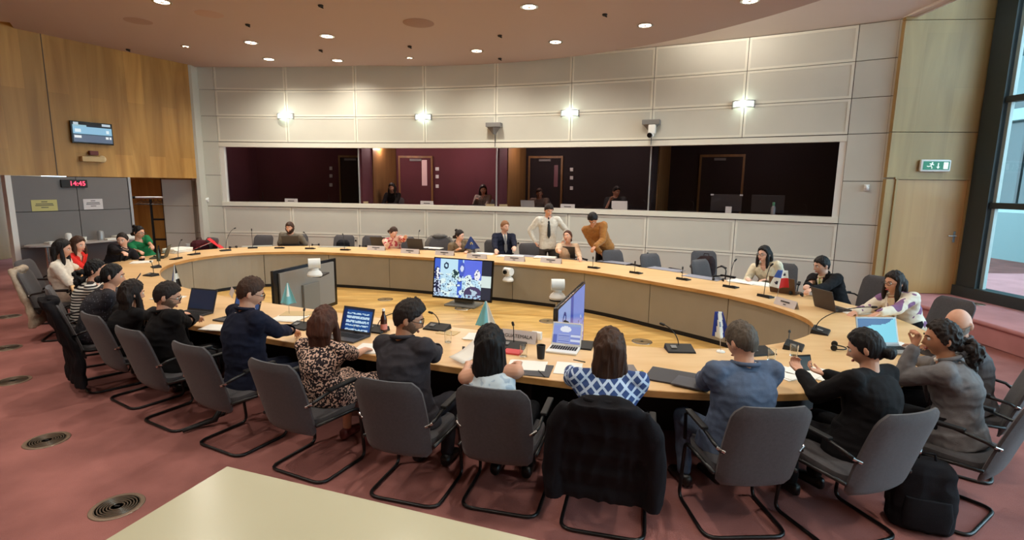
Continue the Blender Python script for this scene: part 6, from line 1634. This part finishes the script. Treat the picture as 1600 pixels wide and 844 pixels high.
# ------------------------------------------------------------------ booth contents
def booth_pt(u, v, dr):
    a, z = cylpt(u, v, WR+dr); return pol(a, WR+dr), a-PI/2, z
for u, v, w_, lb in ((455, 313, .34, 'white sign card in the leftmost booth window'), (667, 318, .34, 'white sign card under the door of the second booth'), (887, 321, .34, 'white sign card in the third booth window')):
    p, rz, z = booth_pt(u, v, .24); e = empty('booth_sign', (p.x, p.y, 1.58), rz, lb, 'sign')
    MB().box((0, 0, .1), (w_, .02, .12)).build('card', M['paper'], e); MB().box((0, -.012, .1), (w_*.5, .002, .018)).build('printed_lines', M['darkgrey'], e); MB().box((0, .03, .04), (w_*.8, .06, .08)).build('holder', M['whiteplastic'], e)
for u, v, lb in ((352, 314, 'yellowish paper card at the far left of the booth windows'), (569, 315, 'yellowish paper card at the partition of the second booth'), (766, 318, 'cream paper card left of the centre partition'), (786, 319, 'cream paper card right of the centre partition')):
    p, rz, z = booth_pt(u, v, .24); MB().box((0, 0, .06), (.22, .012, .12)).build('paper_card', mat('card_cream', (196, 184, 140), .8), loc=(p.x, p.y, 1.58), rz=rz, label=lb, cat='card')
p, rz, z = booth_pt(968, 318, .3); MB().box((0, 0, .13), (.36, .012, .26), Matrix.Rotation(.1, 3, 'X')).build('document_sheet', M['paper'], loc=(p.x, p.y, 1.58), rz=rz, label='large white sheet in front of the interpreter in the third booth', cat='papers')
p, rz, z = booth_pt(827, 318, .35); laptop(Vector((p.x, p.y, 1.58)), 0, math.degrees(rz), 'laptop with lit blue screen in the third booth window', None, z=1.581, w_=.34, body=M['silver']); 
p, rz, z = booth_pt(1137, 318, .45)
for u, lb in ((1135, 'dark computer monitor with white corner clips in the rightmost booth'), (1200, 'second dark computer monitor in the rightmost booth')):
    p, rz, z = booth_pt(u, 312, .5); e = empty('booth_monitor', (p.x, p.y, 1.58), rz, lb, 'monitor')
    MB().box((0, 0, .27), (.62, .03, .36), bev=.006).build('housing', M['darkgrey'], e); MB().box((0, .04, .06), (.06, .04, .12)).build('neck', M['black'], e); MB().box((0, .04, .008), (.26, .18, .014)).build('foot', M['black'], e)
    if u == 1135:
        for s in (-1, 1): MB().box((s*.29, -.02, .44), (.06, .03, .03)).build('corner_clip', M['whiteplastic'], e)
for u, lb, h_, r_ in ((1209, 'pale bottle with green cap in the rightmost booth', .30, .045), (1139, 'upright pale card by the booth monitor', 0, 0)):
    p, rz, z = booth_pt(u, 318, .3)
    if h_: 
        e = empty('spray_bottle', (p.x, p.y, 1.58), rz, lb, 'bottle'); MB().lathe([(.001, 0), (r_, 0), (r_, .2), (.02, .25), (.001, .25)], n=16).build('bottle_body', M['silver'], e, smooth=40); MB().cyl((0, 0, .24), (0, 0, .31), .025).build('cap', mat('green_cap', (90, 160, 120), .5), e)
    else: MB().box((0, 0, .1), (.12, .012, .2)).build('paper_card', M['paper'], loc=(p.x, p.y, 1.58), rz=rz, label=lb, cat='card')
def console(u, v, lb):
    p, rz, z = booth_pt(u, v, .38); e = empty('interpreter_console', (p.x, p.y, 1.58), rz, lb, 'console', 'interpreter consoles on the booth desks')
    b = MB(); b.add([(-.2, -.1, 0), (.2, -.1, 0), (.2, .14, 0), (-.2, .14, 0), (-.2, -.1, .09), (.2, -.1, .09), (.2, .14, .03), (-.2, .14, .03)], [(0, 3, 2, 1), (4, 5, 6, 7), (0, 1, 5, 4), (1, 2, 6, 5), (2, 3, 7, 6), (3, 0, 4, 7)]); b.build('housing', M['darkgrey'], e)
    MB().tube([(.12, -.05, .07), (.13, -.04, .22), (.1, .02, .28), (.05, .1, .29)], .005, 6).build('gooseneck', M['black'], e)
for u, lb in ((405, 'interpreter console at the left of the leftmost booth'), (508, 'interpreter console at the right of the leftmost booth'), (612, 'interpreter console in front of the dark haired interpreter'), (706, 'interpreter console in the middle of the second booth'), (748, 'interpreter console in front of the interpreter in pale vest'), (850, 'interpreter console right of the lit booth laptop'), (945, 'interpreter console left of the white sheet'), (1000, 'interpreter console right of the white sheet'), (1075, 'interpreter console at the left of the rightmost booth'), (1250, 'interpreter console with raised microphone in the rightmost booth')):
    console(u, 316, lb)
p, rz, z = booth_pt(607, 275, 2.45); c = MB(); X, Y = Vector((1, 0, 0)), Vector((0, 1, 0))
c.loft([((0, 0, .0), X, Y, .12, .05), ((.02, 0, .3), X, Y, .1, .05), ((0, 0, .6), X, Y, .05, .04), ((0, 0, .75), X, Y, .015, .015)], 16)
e = empty('hanging_garment', (p.x, p.y, 2.0), rz, 'pale cloth hanging on the back wall of the second booth', 'garment'); remeshed(c, 'cloth', fab('cloth_pale', (190, 182, 176)), e, .014, wrinkle=.02, smooth=2, wscale=8, stretch=(2, 1, .4)); MB().cyl((0, 0, .74), (0, .2, .76), .01).build('hook', M['steel'], e)
# booth chairs
for u, dr, lb in ((612, 1.45, 'grey chair of the dark haired interpreter'), (755, 1.45, 'grey chair of the interpreter in pale vest'), (843, 1.5, 'grey chair of the dim interpreter in the third booth'), (964, 1.4, 'grey chair of the interpreter behind the white sheet')):
    p, rz, z = booth_pt(u, 300, dr); c = copy_tree(CH0, label=lb, cat='chair', group='chairs of the interpreters'); c.location = (p.x, p.y, BF); c.rotation_euler = (0, 0, rz+PI)
